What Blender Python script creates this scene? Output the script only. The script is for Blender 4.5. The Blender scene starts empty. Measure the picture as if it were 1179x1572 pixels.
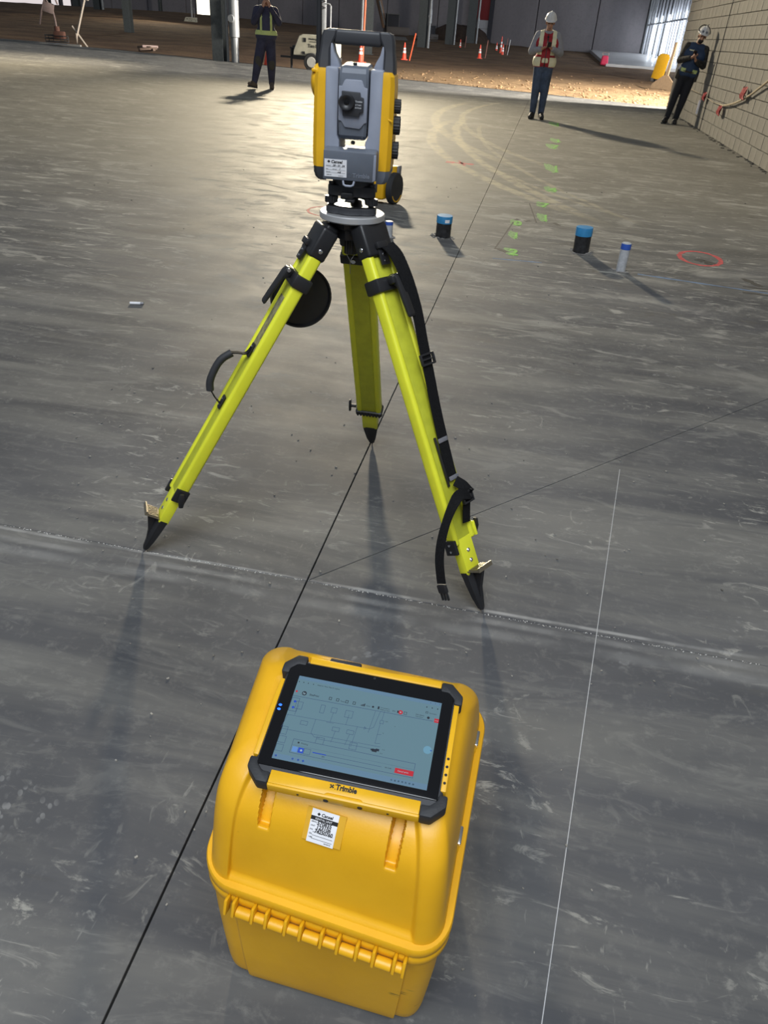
import bpy, bmesh, math, random
from math import sin, cos, pi, radians, sqrt, atan2
from mathutils import Vector, Matrix, Euler
random.seed(7)
sc = bpy.context.scene
COL = sc.collection
V = Vector
# ------------------------------------------------------------------ camera
CH = 1.38                                   # camera height
FPX, DH, ROLL = 1150.0, 742.0, radians(4.32)
pit = math.atan(DH / FPX)
fw = V((0, cos(pit), -sin(pit))); dn = V((0, -sin(pit), -cos(pit))); rt = V((1, 0, 0))
ix = rt * cos(ROLL) - dn * sin(ROLL); iy = rt * sin(ROLL) + dn * cos(ROLL)
cam = bpy.data.cameras.new('camera'); cam.sensor_fit = 'VERTICAL'; cam.sensor_height = 24
cam.lens = FPX / 1572 * 24; cam.clip_start = 0.05; cam.clip_end = 600
camo = bpy.data.objects.new('camera', cam); COL.objects.link(camo)
mw = Matrix.Identity(4)
for i, a in enumerate((ix, -iy, -fw)):
    for j in range(3): mw[j][i] = a[j]
mw.translation = V((0, 0, CH)); camo.matrix_world = mw
sc.camera = camo
# ------------------------------------------------------------------ world and light
w = bpy.data.worlds.new('hall_daylight'); sc.world = w; w.use_nodes = True
bg = w.node_tree.nodes['Background']; bg.inputs[0].default_value = (0.80, 0.90, 1.0, 1); bg.inputs[1].default_value = 0.21
TOWER_W = 8200.0        # each of the four floodlights of the near light tower
FAR_TOWER_W = 3000.0
DOOR_W = 27000.0         # daylight through the big door in the side wall beyond the block wall
def light(name, kind, loc, aim, power, color, **kw):
    d = bpy.data.lights.new(name, kind); d.energy = power; d.color = color
    for k, v_ in kw.items(): setattr(d, k, v_)
    o = bpy.data.objects.new(name, d); COL.objects.link(o); o.location = loc
    o.rotation_euler = (V(aim) - V(loc)).to_track_quat('-Z', 'Y').to_euler(); return o
light('door_daylight', 'AREA', (17.8, 23.6, 4.5), (2, 27, 0), DOOR_W, (1.0, 0.93, 0.82), shape='RECTANGLE', size=2.5, size_y=3.5)
light('foreground_fill', 'AREA', (-.6, -3.2, 8.0), (0, 1.0, 0), 1000, (.88, .94, 1.0), shape='RECTANGLE', size=6.0, size_y=6.0)  # added soft fill for the foreground, from an unseen source overhead
sc.view_settings.view_transform = 'Standard'; sc.view_settings.look = 'None'
sc.view_settings.gamma = 1; sc.view_settings.exposure = 0.0; sc.view_settings.use_curve_mapping = False
# ------------------------------------------------------------------ materials
def lin(c):
    return tuple((x / 12.92 if x <= .04045 else ((x + .055) / 1.055) ** 2.4) for x in (v_ / 255 for v_ in c))
class NT:
    def __init__(s, m): s.t = m.node_tree; s.n = s.t.nodes; s.l = s.t.links
    def new(s, t, **kw):
        n = s.n.new(t)
        for k, v_ in kw.items(): setattr(n, k, v_)
        return n
    def link(s, a, b): s.l.new(a, b)
    def val(s, sock, v_):
        if isinstance(v_, (int, float)): sock.default_value = v_
        else: s.l.new(v_, sock)
    def math(s, op, a, b=0.0, c=0.0, clamp=False):
        n = s.new('ShaderNodeMath', operation=op, use_clamp=clamp)
        s.val(n.inputs[0], a); s.val(n.inputs[1], b); s.val(n.inputs[2], c); return n.outputs[0]
    def mix(s, f, a, b):
        n = s.new('ShaderNodeMix', data_type='RGBA'); s.val(n.inputs[0], f)
        for q, v_ in ((6, a), (7, b)):
            if isinstance(v_, tuple): n.inputs[q].default_value = (*v_[:3], 1)
            else: s.l.new(v_, n.inputs[q])
        return n.outputs[2]
    def smooth(s, x, a, b):
        n = s.new('ShaderNodeMapRange', interpolation_type='SMOOTHSTEP'); s.val(n.inputs[0], x)
        n.inputs[1].default_value = a; n.inputs[2].default_value = b; return n.outputs[0]
    def map(s, vec, scale=(1, 1, 1), rot=(0, 0, 0), loc=(0, 0, 0)):
        n = s.new('ShaderNodeMapping'); s.l.new(vec, n.inputs[0])
        n.inputs['Scale'].default_value = scale; n.inputs['Rotation'].default_value = rot; n.inputs['Location'].default_value = loc
        return n.outputs[0]
    def noise(s, vec, scale, detail=4, rough=.55, dist=0.0):
        n = s.new('ShaderNodeTexNoise'); s.l.new(vec, n.inputs['Vector'])
        n.inputs['Scale'].default_value = scale; n.inputs['Detail'].default_value = detail
        n.inputs['Roughness'].default_value = rough; n.inputs['Distortion'].default_value = dist; return n.outputs[0]
def new_mat(name):
    m = bpy.data.materials.new(name); m.use_nodes = True; t = NT(m); return m, t, m.node_tree.nodes['Principled BSDF']
MATS = {}
def mat(name, c, rough=.5, metal=0., var=.06, scale=12., bump=.0, spec=.5, emit=None, alpha=1., trans=0.):
    if name in MATS: return MATS[name]
    m, t, p = new_mat(name)
    co = t.new('ShaderNodeTexCoord').outputs['Object']
    nz = t.noise(co, scale, 5, .6)
    f = t.smooth(nz, .3, .7)
    t.link(t.mix(f, tuple(x * (1 - var) for x in c), tuple(min(1, x * (1 + var)) for x in c)), p.inputs['Base Color'])
    p.inputs['Roughness'].default_value = rough; p.inputs['Metallic'].default_value = metal
    p.inputs['Specular IOR Level'].default_value = spec
    if bump:
        b = t.new('ShaderNodeBump'); b.inputs['Strength'].default_value = bump; b.inputs['Distance'].default_value = .002
        t.link(t.noise(co, scale * 25, 3), b.inputs['Height']); t.link(b.outputs[0], p.inputs['Normal'])
    if emit:
        p.inputs['Emission Color'].default_value = (*emit[0], 1); p.inputs['Emission Strength'].default_value = emit[1]
    p.inputs['Alpha'].default_value = alpha; p.inputs['Transmission Weight'].default_value = trans
    MATS[name] = m; return m
ROTZ = radians(8.7)         # the hall's axes are turned 8.7 degrees from the camera's
U = V((.1513, .9885, 0)); VR = V((.9885, -.1513, 0))
def uv(u_, v_, z=0.): return U * u_ + VR * v_ + V((0, 0, z))

def concrete_floor():
    m, t, p = new_mat('troweled_concrete')
    co = t.new('ShaderNodeTexCoord').outputs['Object']
    r = t.map(co, rot=(0, 0, ROTZ))                       # x = across the hall, y = along it
    big = t.noise(r, .55, 5, .6, .4)
    st = t.noise(t.map(r, scale=(.35, 2.4, 1)), 1.5, 6, .62, .6)
    st2 = t.noise(t.map(r, scale=(.9, 5.5, 1), rot=(0, 0, .12)), 2.3, 5, .6, .8)
    base = t.mix(t.smooth(big, .32, .68), (.052, .054, .060), (.100, .101, .107))
    base = t.mix(t.math('MULTIPLY', t.smooth(st, .42, .68), .5), base, (.20, .194, .176))
    base = t.mix(t.math('MULTIPLY', t.smooth(st2, .36, .24), .45), base, (.070, .069, .067))
    fine = t.noise(r, 26, 6, .7)
    base = t.mix(t.math('MULTIPLY', t.smooth(fine, .5, .75), .28), base, (.23, .225, .21))
    sd = t.new('ShaderNodeSeparateXYZ'); t.link(r, sd.inputs[0]); wob0 = t.math('SUBTRACT', t.noise(co, 1.2, 3), .5)
    # far floor dust, paler to carry the tower's warm light in its colour
    base = t.mix(t.math('MULTIPLY', t.smooth(t.math('ADD', sd.outputs[1], t.math('MULTIPLY', wob0, 2)), 5.0, 9.5), t.math('ADD', .18, t.math('MULTIPLY', t.smooth(sd.outputs[1], 23, 19), .40))), base, (.24, .224, .182))
    # pale scuffs and smears
    sc1 = t.noise(t.map(r, scale=(1.1, 3.4, 1), rot=(0, 0, .5)), 5.0, 5, .7, 1.6)
    sc2 = t.noise(t.map(r, scale=(2.2, 1.0, 1), rot=(0, 0, -.4)), 6.5, 4, .65, 2.2)
    patch = t.smooth(t.noise(r, 1.3, 3), .44, .62)
    far = t.noise(t.map(r, scale=(1.0, 3.2, 1), rot=(0, 0, -.1)), 3.2, 5, .65, 1.2)
    s_all = t.math('MAXIMUM', t.smooth(sc1, .56, .68), t.math('MULTIPLY', t.smooth(sc2, .62, .72), .8))
    s_all = t.math('MULTIPLY', s_all, t.math('ADD', t.math('MULTIPLY', patch, .6), .12))
    sy0 = t.new('ShaderNodeSeparateXYZ'); t.link(r, sy0.inputs[0])
    s_all = t.math('MULTIPLY', s_all, .95)
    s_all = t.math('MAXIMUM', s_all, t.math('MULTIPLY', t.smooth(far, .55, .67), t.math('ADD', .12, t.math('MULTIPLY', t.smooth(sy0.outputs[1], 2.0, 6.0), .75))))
    far2 = t.noise(t.map(r, scale=(.62, 1.25, 1), rot=(0, 0, .08)), 2.4, 6, .66, 1.5)
    fm = t.math('MULTIPLY', t.smooth(far2, .50, .66), t.smooth(t.noise(r, .9, 3), .35, .6))
    sepy = t.new('ShaderNodeSeparateXYZ'); t.link(r, sepy.inputs[0])
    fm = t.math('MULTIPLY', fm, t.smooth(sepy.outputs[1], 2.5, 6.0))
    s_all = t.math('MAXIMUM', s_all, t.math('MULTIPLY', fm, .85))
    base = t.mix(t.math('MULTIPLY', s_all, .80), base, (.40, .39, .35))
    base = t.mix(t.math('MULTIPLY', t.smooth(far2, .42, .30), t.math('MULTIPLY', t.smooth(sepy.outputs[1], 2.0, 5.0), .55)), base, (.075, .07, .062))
    # boot prints: small blobs filled with tread bars
    for k, (off, rz, sz) in enumerate((((0, 0, 0), .3, 1.9), ((3.3, 1.7, 0), 1.1, 2.3), ((7.1, 4.2, 0), -.6, 1.6))):
        q = t.map(r, loc=off, rot=(0, 0, rz))
        vo = t.new('ShaderNodeTexVoronoi'); t.link(t.map(q, scale=(sz, sz * .62, 1)), vo.inputs['Vector']); vo.inputs['Scale'].default_value = 1.0
        blob = t.smooth(vo.outputs['Distance'], .15, .10)
        wv = t.new('ShaderNodeTexVoronoi'); t.link(t.map(q, scale=(1, .6, 1)), wv.inputs['Vector']); wv.inputs['Scale'].default_value = 38 + 16 * k
        br = t.math('MULTIPLY', t.math('MULTIPLY', blob, t.smooth(wv.outputs['Distance'], .42, .30)), t.smooth(t.noise(q, 11, 3), .46, .62))
        base = t.mix(t.math('MULTIPLY', br, .38), base, (.30, .30, .30))
    # dusty tyre arcs of a lift, and a long pale drag arc on the right
    sep = t.new('ShaderNodeSeparateXYZ'); t.link(co, sep.inputs[0]); X, Y = sep.outputs[0], sep.outputs[1]
    wob = t.math('MULTIPLY', t.math('SUBTRACT', t.noise(co, 1.2, 3), .5), .25)
    for cx, cy, R, wd, amt, y0, y1 in ((11.15, 12.79, 10.86, .10, .6, 7.2, 16.5), (18.09, 13.32, 17.38, .09, .55, 7.0, 17), (11.15, 12.79, 10.45, .05, .4, 7.2, 15), (18.1, 13.3, 17.0, .05, .35, 7, 16), (14.6, 15.5, 14.2, .12, .45, 10, 21), (14.6, 15.5, 13.7, .08, .4, 10, 22)):
        d = t.math('SQRT', t.math('ADD', t.math('POWER', t.math('SUBTRACT', X, cx), 2), t.math('POWER', t.math('SUBTRACT', Y, cy), 2)))
        d = t.math('ABSOLUTE', t.math('ADD', t.math('SUBTRACT', d, R), t.math('MULTIPLY', wob, .35)))
        f = t.math('MULTIPLY', t.smooth(d, wd, wd * .45), t.math('MULTIPLY', t.smooth(Y, y0, y0 + 1.5), t.smooth(Y, y1, y1 - 2)))
        f = t.math('MULTIPLY', f, t.math('MULTIPLY', t.smooth(t.noise(r, 7, 4), .3, .6), amt))
        f = t.math('MULTIPLY', f, t.math('MULTIPLY', t.smooth(X, 4.5, 3.0), 1.25), clamp=True)
        base = t.mix(f, base, (.44, .39, .27))
    # pale dust wiped along the cross joint
    sr = t.new('ShaderNodeSeparateXYZ'); t.link(r, sr.inputs[0])
    dj = t.math('ADD', sr.outputs[1], t.math('MULTIPLY', wob, .12))
    for y0, wd, a in ((1.59, .030, .16), (1.64, .018, .2), (1.685, .010, .5)):
        f = t.smooth(t.math('ABSOLUTE', t.math('SUBTRACT', dj, y0)), wd, wd * .2)
        base = t.mix(t.math('MULTIPLY', f, t.math('MULTIPLY', t.smooth(t.noise(r, 5, 4), .3, .65), a)), base, (.45, .45, .44))
    t.link(base, p.inputs['Base Color'])
    ro = t.math('ADD', t.math('MULTIPLY', t.noise(r, 3, 5, .6), .25), .54)
    ro = t.math('ADD', ro, t.math('MULTIPLY', s_all, .25))
    t.link(ro, p.inputs['Roughness']); p.inputs['Specular IOR Level'].default_value = .16
    b = t.new('ShaderNodeBump'); b.inputs['Strength'].default_value = .25; b.inputs['Distance'].default_value = .01
    t.link(t.math('ADD', t.math('MULTIPLY', st, .6), t.math('MULTIPLY', fine, .08)), b.inputs['Height']); t.link(b.outputs[0], p.inputs['Normal'])
    return m
def dirt_mat(name, a, b_, scale=.5, bump=.8, dist=.15, lit_side=False):
    m, t, p = new_mat(name)
    co = t.new('ShaderNodeTexCoord').outputs['Object']
    n1 = t.noise(co, scale, 6, .65, .5); n2 = t.noise(t.map(co, scale=(1, 3, 1)), scale * 4, 6, .7)
    c = t.mix(t.smooth(n1, .35, .65), a, b_); c = t.mix(t.math('MULTIPLY', t.smooth(n2, .5, .7), .4), c, tuple(x * .6 for x in a))
    if lit_side:  # paler near dirt on the right: door light put into the colour
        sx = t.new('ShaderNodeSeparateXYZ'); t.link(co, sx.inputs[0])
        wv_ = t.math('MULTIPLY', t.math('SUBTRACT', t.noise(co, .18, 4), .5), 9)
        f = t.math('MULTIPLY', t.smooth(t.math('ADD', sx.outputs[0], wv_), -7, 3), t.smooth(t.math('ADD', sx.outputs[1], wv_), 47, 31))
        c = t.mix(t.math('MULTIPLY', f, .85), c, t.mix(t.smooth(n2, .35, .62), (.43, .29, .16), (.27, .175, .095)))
    t.link(c, p.inputs['Base Color']); p.inputs['Roughness'].default_value = .95; p.inputs['Specular IOR Level'].default_value = .1
    b = t.new('ShaderNodeBump'); b.inputs['Strength'].default_value = bump; b.inputs['Distance'].default_value = dist
    t.link(t.math('ADD', n2, t.noise(co, scale * 14, 5, .7)), b.inputs['Height']); t.link(b.outputs[0], p.inputs['Normal'])
    return m
def wall_mat(name, a, b_, scale):
    m, t, p = new_mat(name)
    co = t.new('ShaderNodeTexCoord').outputs['Object']
    n1 = t.noise(t.map(co, scale=(1, 1, .35)), scale, 6, .65, .4)
    c = t.mix(t.smooth(n1, .3, .7), a, b_); c = t.mix(t.math('MULTIPLY', t.smooth(t.noise(co, scale * 20, 4, .7), .45, .7), .25), c, tuple(x * .7 for x in a))
    t.link(c, p.inputs['Base Color']); p.inputs['Roughness'].default_value = .9
    b = t.new('ShaderNodeBump'); b.inputs['Strength'].default_value = .35; b.inputs['Distance'].default_value = .01
    t.link(t.noise(co, scale * 40, 4, .7), b.inputs['Height']); t.link(b.outputs[0], p.inputs['Normal'])
    return m
def scuffed_yellow():
    m, t, p = new_mat('yellow_case_plastic')
    co = t.new('ShaderNodeTexCoord').outputs['Object']
    c = t.mix(t.smooth(t.noise(co, 6, 5, .6), .3, .7), (.70, .355, .006), (.78, .41, .010))
    k = t.math('MULTIPLY', t.smooth(t.noise(t.map(co, scale=(1, 2.6, 2.6)), 17, 4, .6, 1.), .70, .75), t.smooth(t.noise(co, 4, 2), .5, .62))
    c = t.mix(t.math('MULTIPLY', k, .8), c, (.16, .08, .01))
    sep = t.new('ShaderNodeSeparateXYZ'); t.link(co, sep.inputs[0])
    # dark rub marks low on the hinge side, right end
    d = t.math('ADD', t.math('POWER', t.math('MULTIPLY', t.math('SUBTRACT', sep.outputs[0], .083), 50), 2), t.math('POWER', t.math('MULTIPLY', t.math('SUBTRACT', t.math('SUBTRACT', sep.outputs[2], t.math('MULTIPLY', sep.outputs[0], .35)), .105), 70), 2))
    k2 = t.math('MULTIPLY', t.smooth(d, 1.3, .2), t.smooth(t.noise(t.map(co, scale=(.6, 1, 5), rot=(0, .35, 0)), 26, 3), .50, .60))
    k2 = t.math('MULTIPLY', k2, t.smooth(sep.outputs[1], -.1, -.12))
    c = t.mix(t.math('MULTIPLY', k2, .85), c, (.03, .035, .01))
    t.link(c, p.inputs['Base Color'])
    t.link(t.math('ADD', t.math('MULTIPLY', t.noise(co, 9, 4), .2), .30), p.inputs['Roughness'])
    b = t.new('ShaderNodeBump'); b.inputs['Strength'].default_value = .10; b.inputs['Distance'].default_value = .0015
    t.link(t.noise(co, 260, 3), b.inputs['Height']); t.link(b.outputs[0], p.inputs['Normal'])
    return m
M_FLOOR = concrete_floor()
M_DIRT = dirt_mat('churned_dirt', (.10, .064, .044), (.17, .11, .068), .35, lit_side=True)
M_MOUND = dirt_mat('mound_dirt', (.045, .032, .028), (.07, .05, .04), .8)
M_BLOCK = wall_mat('grey_block', (.20, .192, .172), (.25, .24, .215), 1.4)
M_TILT = wall_mat('tiltup_concrete', (.20, .185, .20), (.26, .24, .255), .18)
M_CASE = scuffed_yellow()
K = lambda *a, **k: mat(*a, **k)
M_LIME = K('lime_fibreglass', (.70, .71, .035), .38, var=.05, scale=8)
M_LIME2 = K('lime_panel', (.46, .48, .030), .5, var=.08, scale=30, bump=.15)
M_BLK = K('black_plastic', (.014, .014, .016), .42, var=.2)
M_BLK2 = K('black_rubber', (.020, .021, .024), .65, var=.2, bump=.2)
M_WEB = K('black_webbing', (.007, .007, .008), .8, var=.3, scale=200, bump=.3, spec=.15)
M_CHROME = K('bright_steel', (.72, .72, .74), .22, 1.0)
M_STEEL = K('dull_steel', (.42, .42, .44), .4, 1.0)
M_BRASSY = K('worn_step_metal', (.40, .35, .26), .38, .9)
M_IY = K('instrument_yellow', (.74, .40, .010), .38)
M_IG = K('instrument_grey', (.25, .27, .33), .42)
M_IG2 = K('instrument_slate', (.115, .13, .16), .45)
M_IDK = K('instrument_charcoal', (.030, .031, .036), .5)
M_WHITE = K('white_paper', (.75, .75, .78), .5)
M_INK = K('black_ink', (.012, .012, .014), .5)
M_GLASS = K('black_glass', (.004, .004, .005), .06)
M_SKIN = K('skin', (.40, .21, .14), .55)
M_HAIR = K('dark_hair', (.02, .014, .01), .7)
# ------------------------------------------------------------------ mesh helpers
def B(): return bmesh.new()
def addv(bm, vs, fs, mtx=None):
    bv = [bm.verts.new(mtx @ V(v_) if mtx else V(v_)) for v_ in vs]
    for f in fs:
        try: bm.faces.new([bv[i] for i in f])
        except ValueError: pass
    return bv
def merge(bm, o, mtx=None):
    o.verts.index_update()
    addv(bm, [v_.co.copy() for v_ in o.verts], [[v_.index for v_ in f.verts] for f in o.faces], mtx); o.free()
def TR(loc=(0, 0, 0), rot=(0, 0, 0)): return Matrix.Translation(V(loc)) @ Euler(rot, 'XYZ').to_matrix().to_4x4()
def box(bm, c, s, bev=0., rot=(0, 0, 0), mtx=None, seg=2, taper=None):
    t = bmesh.new(); bmesh.ops.create_cube(t, size=1)
    for v_ in t.verts:
        k = 1.0 if not taper or v_.co.z < 0 else taper
        v_.co = V((v_.co.x * s[0] * k, v_.co.y * s[1] * k, v_.co.z * s[2]))
    if bev: bmesh.ops.bevel(t, geom=t.edges[:], offset=min(bev, min(s) * .49), segments=seg, profile=.5, affect='EDGES')
    m = TR(c, rot); merge(bm, t, mtx @ m if mtx else m)
def frame_of(d):
    d = d.normalized(); a = V((0, 0, 1)) if abs(d.z) < .9 else V((1, 0, 0))
    x = a.cross(d).normalized(); return x, d.cross(x), d
def lathe(bm, prof, n=24, mtx=None, a0=0, a1=2 * pi):
    full = abs(a1 - a0 - 2 * pi) < 1e-6; cnt = n if full else n + 1
    vs = []; fs = []
    for r, z in prof:
        for i in range(cnt):
            a = a0 + (a1 - a0) * i / n; vs.append((r * cos(a), r * sin(a), z))
    for j in range(len(prof) - 1):
        for i in range(n):
            i2 = (i + 1) % cnt; fs.append((j * cnt + i, j * cnt + i2, (j + 1) * cnt + i2, (j + 1) * cnt + i))
    if full:
        fs.append(tuple(reversed(range(cnt)))); fs.append(tuple((len(prof) - 1) * cnt + i for i in range(cnt)))
    addv(bm, vs, fs, mtx)
def cyl(bm, p0, p1, r0, r1=None, n=16, bev=0., mtx=None):
    p0, p1 = V(p0), V(p1); r1 = r0 if r1 is None else r1
    x, y, d = frame_of(p1 - p0); L = (p1 - p0).length
    m = Matrix(((x.x, y.x, d.x, p0.x), (x.y, y.y, d.y, p0.y), (x.z, y.z, d.z, p0.z), (0, 0, 0, 1)))
    pr = [(r0, 0), (r1, L)] if not bev else [(r0 - bev, 0), (r0, bev), (r1, L - bev), (r1 - bev, L)]
    lathe(bm, pr, n, mtx @ m if mtx else m)
def tube(bm, pts, r, n=10, mtx=None, flat=1.0):
    pts = [V(p_) for p_ in pts]; rs = r if isinstance(r, (list, tuple)) else [r] * len(pts)
    vs = []; x = None
    for i, p_ in enumerate(pts):
        d = (pts[min(i + 1, len(pts) - 1)] - pts[max(i - 1, 0)]).normalized()
        if x is None: x = frame_of(d)[0]
        x = (x - d * x.dot(d)).normalized(); y = d.cross(x)
        for k in range(n):
            a = 2 * pi * k / n; vs.append(p_ + x * cos(a) * rs[i] + y * sin(a) * rs[i] * flat)
    fs = [(j * n + i, j * n + (i + 1) % n, (j + 1) * n + (i + 1) % n, (j + 1) * n + i) for j in range(len(pts) - 1) for i in range(n)]
    fs.append(tuple(reversed(range(n)))); fs.append(tuple((len(pts) - 1) * n + i for i in range(n)))
    addv(bm, vs, fs, mtx)
def spline(pts, k=8):
    pts = [V(p_) for p_ in pts]; out = []
    for i in range(len(pts) - 1):
        a, b, c, d = pts[max(i - 1, 0)], pts[i], pts[i + 1], pts[min(i + 2, len(pts) - 1)]
        for j in range(k):
            t = j / k
            out.append(.5 * ((2 * b) + (c - a) * t + (2 * a - 5 * b + 4 * c - d) * t * t + (3 * b - a - 3 * c + d) * t ** 3))
    out.append(pts[-1]); return out
def ribbon(bm, pts, sides, wdt, th, mtx=None):
    """strap: pts centre line, sides = width directions"""
    vs = []; fs = []; n = len(pts)
    for i in range(n):
        p_ = V(pts[i]); d = (V(pts[min(i + 1, n - 1)]) - V(pts[max(i - 1, 0)])).normalized()
        s_ = V(sides[i]); s_ = (s_ - d * s_.dot(d)).normalized(); nn = d.cross(s_)
        wd = wdt[i] if isinstance(wdt, (list, tuple)) else wdt
        for a, b in ((-1, -1), (1, -1), (1, 1), (-1, 1)): vs.append(p_ + s_ * a * wd / 2 + nn * b * th / 2)
    for i in range(n - 1):
        for k in range(4): fs.append((i * 4 + k, i * 4 + (k + 1) % 4, i * 4 + 4 + (k + 1) % 4, i * 4 + 4 + k))
    fs.append((3, 2, 1, 0)); fs.append(tuple((n - 1) * 4 + k for k in range(4)))
    addv(bm, vs, fs, mtx)
def prism(bm, poly, h0, h1, mtx=None, bev=0.):
    t = bmesh.new(); n = len(poly)
    addv(t, [(a, b, h0) for a, b in poly] + [(a, b, h1) for a, b in poly],
         [tuple(reversed(range(n))), tuple(range(n, 2 * n))] + [(i, (i + 1) % n, n + (i + 1) % n, n + i) for i in range(n)])
    bmesh.ops.recalc_face_normals(t, faces=t.faces[:])
    if bev: bmesh.ops.bevel(t, geom=t.edges[:], offset=bev, segments=2, profile=.5, affect='EDGES')
    merge(bm, t, mtx)
def ell(bm, c, r, rot=(0, 0, 0), mtx=None, u_=20, v_=12):
    t = bmesh.new(); bmesh.ops.create_uvsphere(t, u_segments=u_, v_segments=v_, radius=1)
    m = TR(c, rot) @ Matrix.Diagonal((*r, 1)); merge(bm, t, mtx @ m if mtx else m)
def cap(bm, p0, p1, r0, r1, n=12, mtx=None):
    p0, p1 = V(p0), V(p1); d = (p1 - p0); L = d.length; d.normalize()
    pts = []; rs = []
    for i in range(5):
        a = pi / 2 * (1 - i / 4); pts.append(p0 - d * r0 * sin(a)); rs.append(max(1e-3, r0 * cos(a)))
    for i in range(5):
        a = pi / 2 * i / 4; pts.append(p1 + d * r1 * sin(a)); rs.append(max(1e-3, r1 * cos(a)))
    tube(bm, pts, rs, n, mtx)
def fin(name, bm, m, parent=None, smooth=35, kind=None, label=None, mesh_only=False):
    bmesh.ops.recalc_face_normals(bm, faces=bm.faces[:])
    me = bpy.data.meshes.new(name); bm.to_mesh(me); bm.free()
    if smooth:
        me.shade_smooth(); me.set_sharp_from_angle(angle=radians(smooth))
    me.materials.append(m)
    return ob(name, me, parent, kind, label)
def ob(name, me, parent=None, kind=None, label=None):
    o = bpy.data.objects.new(name, me); COL.objects.link(o)
    if parent: o.parent = parent
    if kind: o['kind'] = kind
    if label: o['label'] = label
    return o
def tag(o, label, cat, group=None):
    o['label'] = label; o['category'] = cat
    if group: o['group'] = group
    return o
def thing(name, label, cat, loc=(0, 0, 0), rz=0., group=None, rot=None):
    o = bpy.data.objects.new(name, None); COL.objects.link(o); o.location = loc
    o.rotation_euler = rot if rot else (0, 0, rz); o.empty_display_size = .1
    return tag(o, label, cat, group)
def dup(o, parent=None):
    c = o.copy(); COL.objects.link(c); c.parent = parent
    for ch in list(o.children): dup(ch, c)
    return c
FONT_CACHE = {}
def text_mesh(s, size, depth=.0002, bold=0., shear=0., sx=1.0):
    cu = bpy.data.curves.new('text', 'FONT'); cu.body = s; cu.size = size; cu.extrude = depth; cu.offset = bold
    cu.shear = shear; cu.align_x = 'LEFT'; cu.resolution_u = 3
    o = bpy.data.objects.new('text_tmp', cu); COL.objects.link(o)
    dg = bpy.context.evaluated_depsgraph_get(); dg.update()
    me = bpy.data.meshes.new_from_object(o.evaluated_get(dg)); bpy.data.objects.remove(o)
    if sx != 1: me.transform(Matrix.Diagonal((sx, 1, 1, 1)))
    return me
def fin_split(name, bm, m, parent=None, **kw):
    """each loose piece becomes an object of its own"""
    bm.verts.index_update(); seen = set(); isl = []
    for v_ in bm.verts:
        if v_ in seen: continue
        st = [v_]; seen.add(v_); grp = []
        while st:
            q = st.pop(); grp.append(q)
            for e in q.link_edges:
                o = e.other_vert(q)
                if o not in seen: seen.add(o); st.append(o)
        isl.append(grp)
    outs = []
    for grp in isl:
        b2 = bmesh.new(); mp = {v_: b2.verts.new(v_.co) for v_ in grp}
        fs = set(f for v_ in grp for f in v_.link_faces)
        for f in fs: b2.faces.new([mp[v_] for v_ in f.verts])
        outs.append(fin(name, b2, m, parent, **kw))
    bm.free(); return outs
def text(name, s, size, mtx, m, parent, **kw):
    me = text_mesh(s, size, **kw); me.transform(mtx); me.materials.clear(); me.materials.append(m)
    return ob(name, me, parent)
def addtext(bm, s, size, mtx, **kw):
    me = text_mesh(s, size, **kw); me.transform(mtx); bm.from_mesh(me); bpy.data.meshes.remove(me)
def blob(name, bm, m, parent, voxel=.012, smooth=6, label=None):
    """union of overlapping solids melted into one continuous surface"""
    bmesh.ops.recalc_face_normals(bm, faces=bm.faces[:])
    me = bpy.data.meshes.new(name); bm.to_mesh(me); bm.free()
    o = bpy.data.objects.new('blob_tmp', me); COL.objects.link(o)
    r = o.modifiers.new('r', 'REMESH'); r.mode = 'VOXEL'; r.voxel_size = voxel; r.use_smooth_shade = True
    if smooth: s_ = o.modifiers.new('s', 'SMOOTH'); s_.iterations = smooth; s_.factor = .5
    dg = bpy.context.evaluated_depsgraph_get(); dg.update()
    m2 = bpy.data.meshes.new_from_object(o.evaluated_get(dg)); bpy.data.objects.remove(o)
    m2.name = name; m2.shade_smooth(); m2.materials.clear(); m2.materials.append(m)
    return ob(name, m2, parent, label=label)
def patch(name, src, pred, m, parent, off=.004):
    """raised cloth patch following the surface of src where pred(co, normal) holds"""
    bm = bmesh.new(); bm.from_mesh(src.data); bm.normal_update()
    dele = [f for f in bm.faces if not pred(f.calc_center_median(), f.normal)]
    bmesh.ops.delete(bm, geom=dele, context='FACES')
    if not bm.faces: bm.free(); return None
    nrm = {v_: v_.normal.copy() for v_ in bm.verts}
    ex = bmesh.ops.extrude_face_region(bm, geom=bm.faces[:])
    for v_ in [g for g in ex['geom'] if isinstance(g, bmesh.types.BMVert)]: pass
    top = [g for g in ex['geom'] if isinstance(g, bmesh.types.BMVert)]
    bm.normal_update()
    for v_ in top: v_.co += v_.normal * off
    return fin(name, bm, m, parent, smooth=50)
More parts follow.
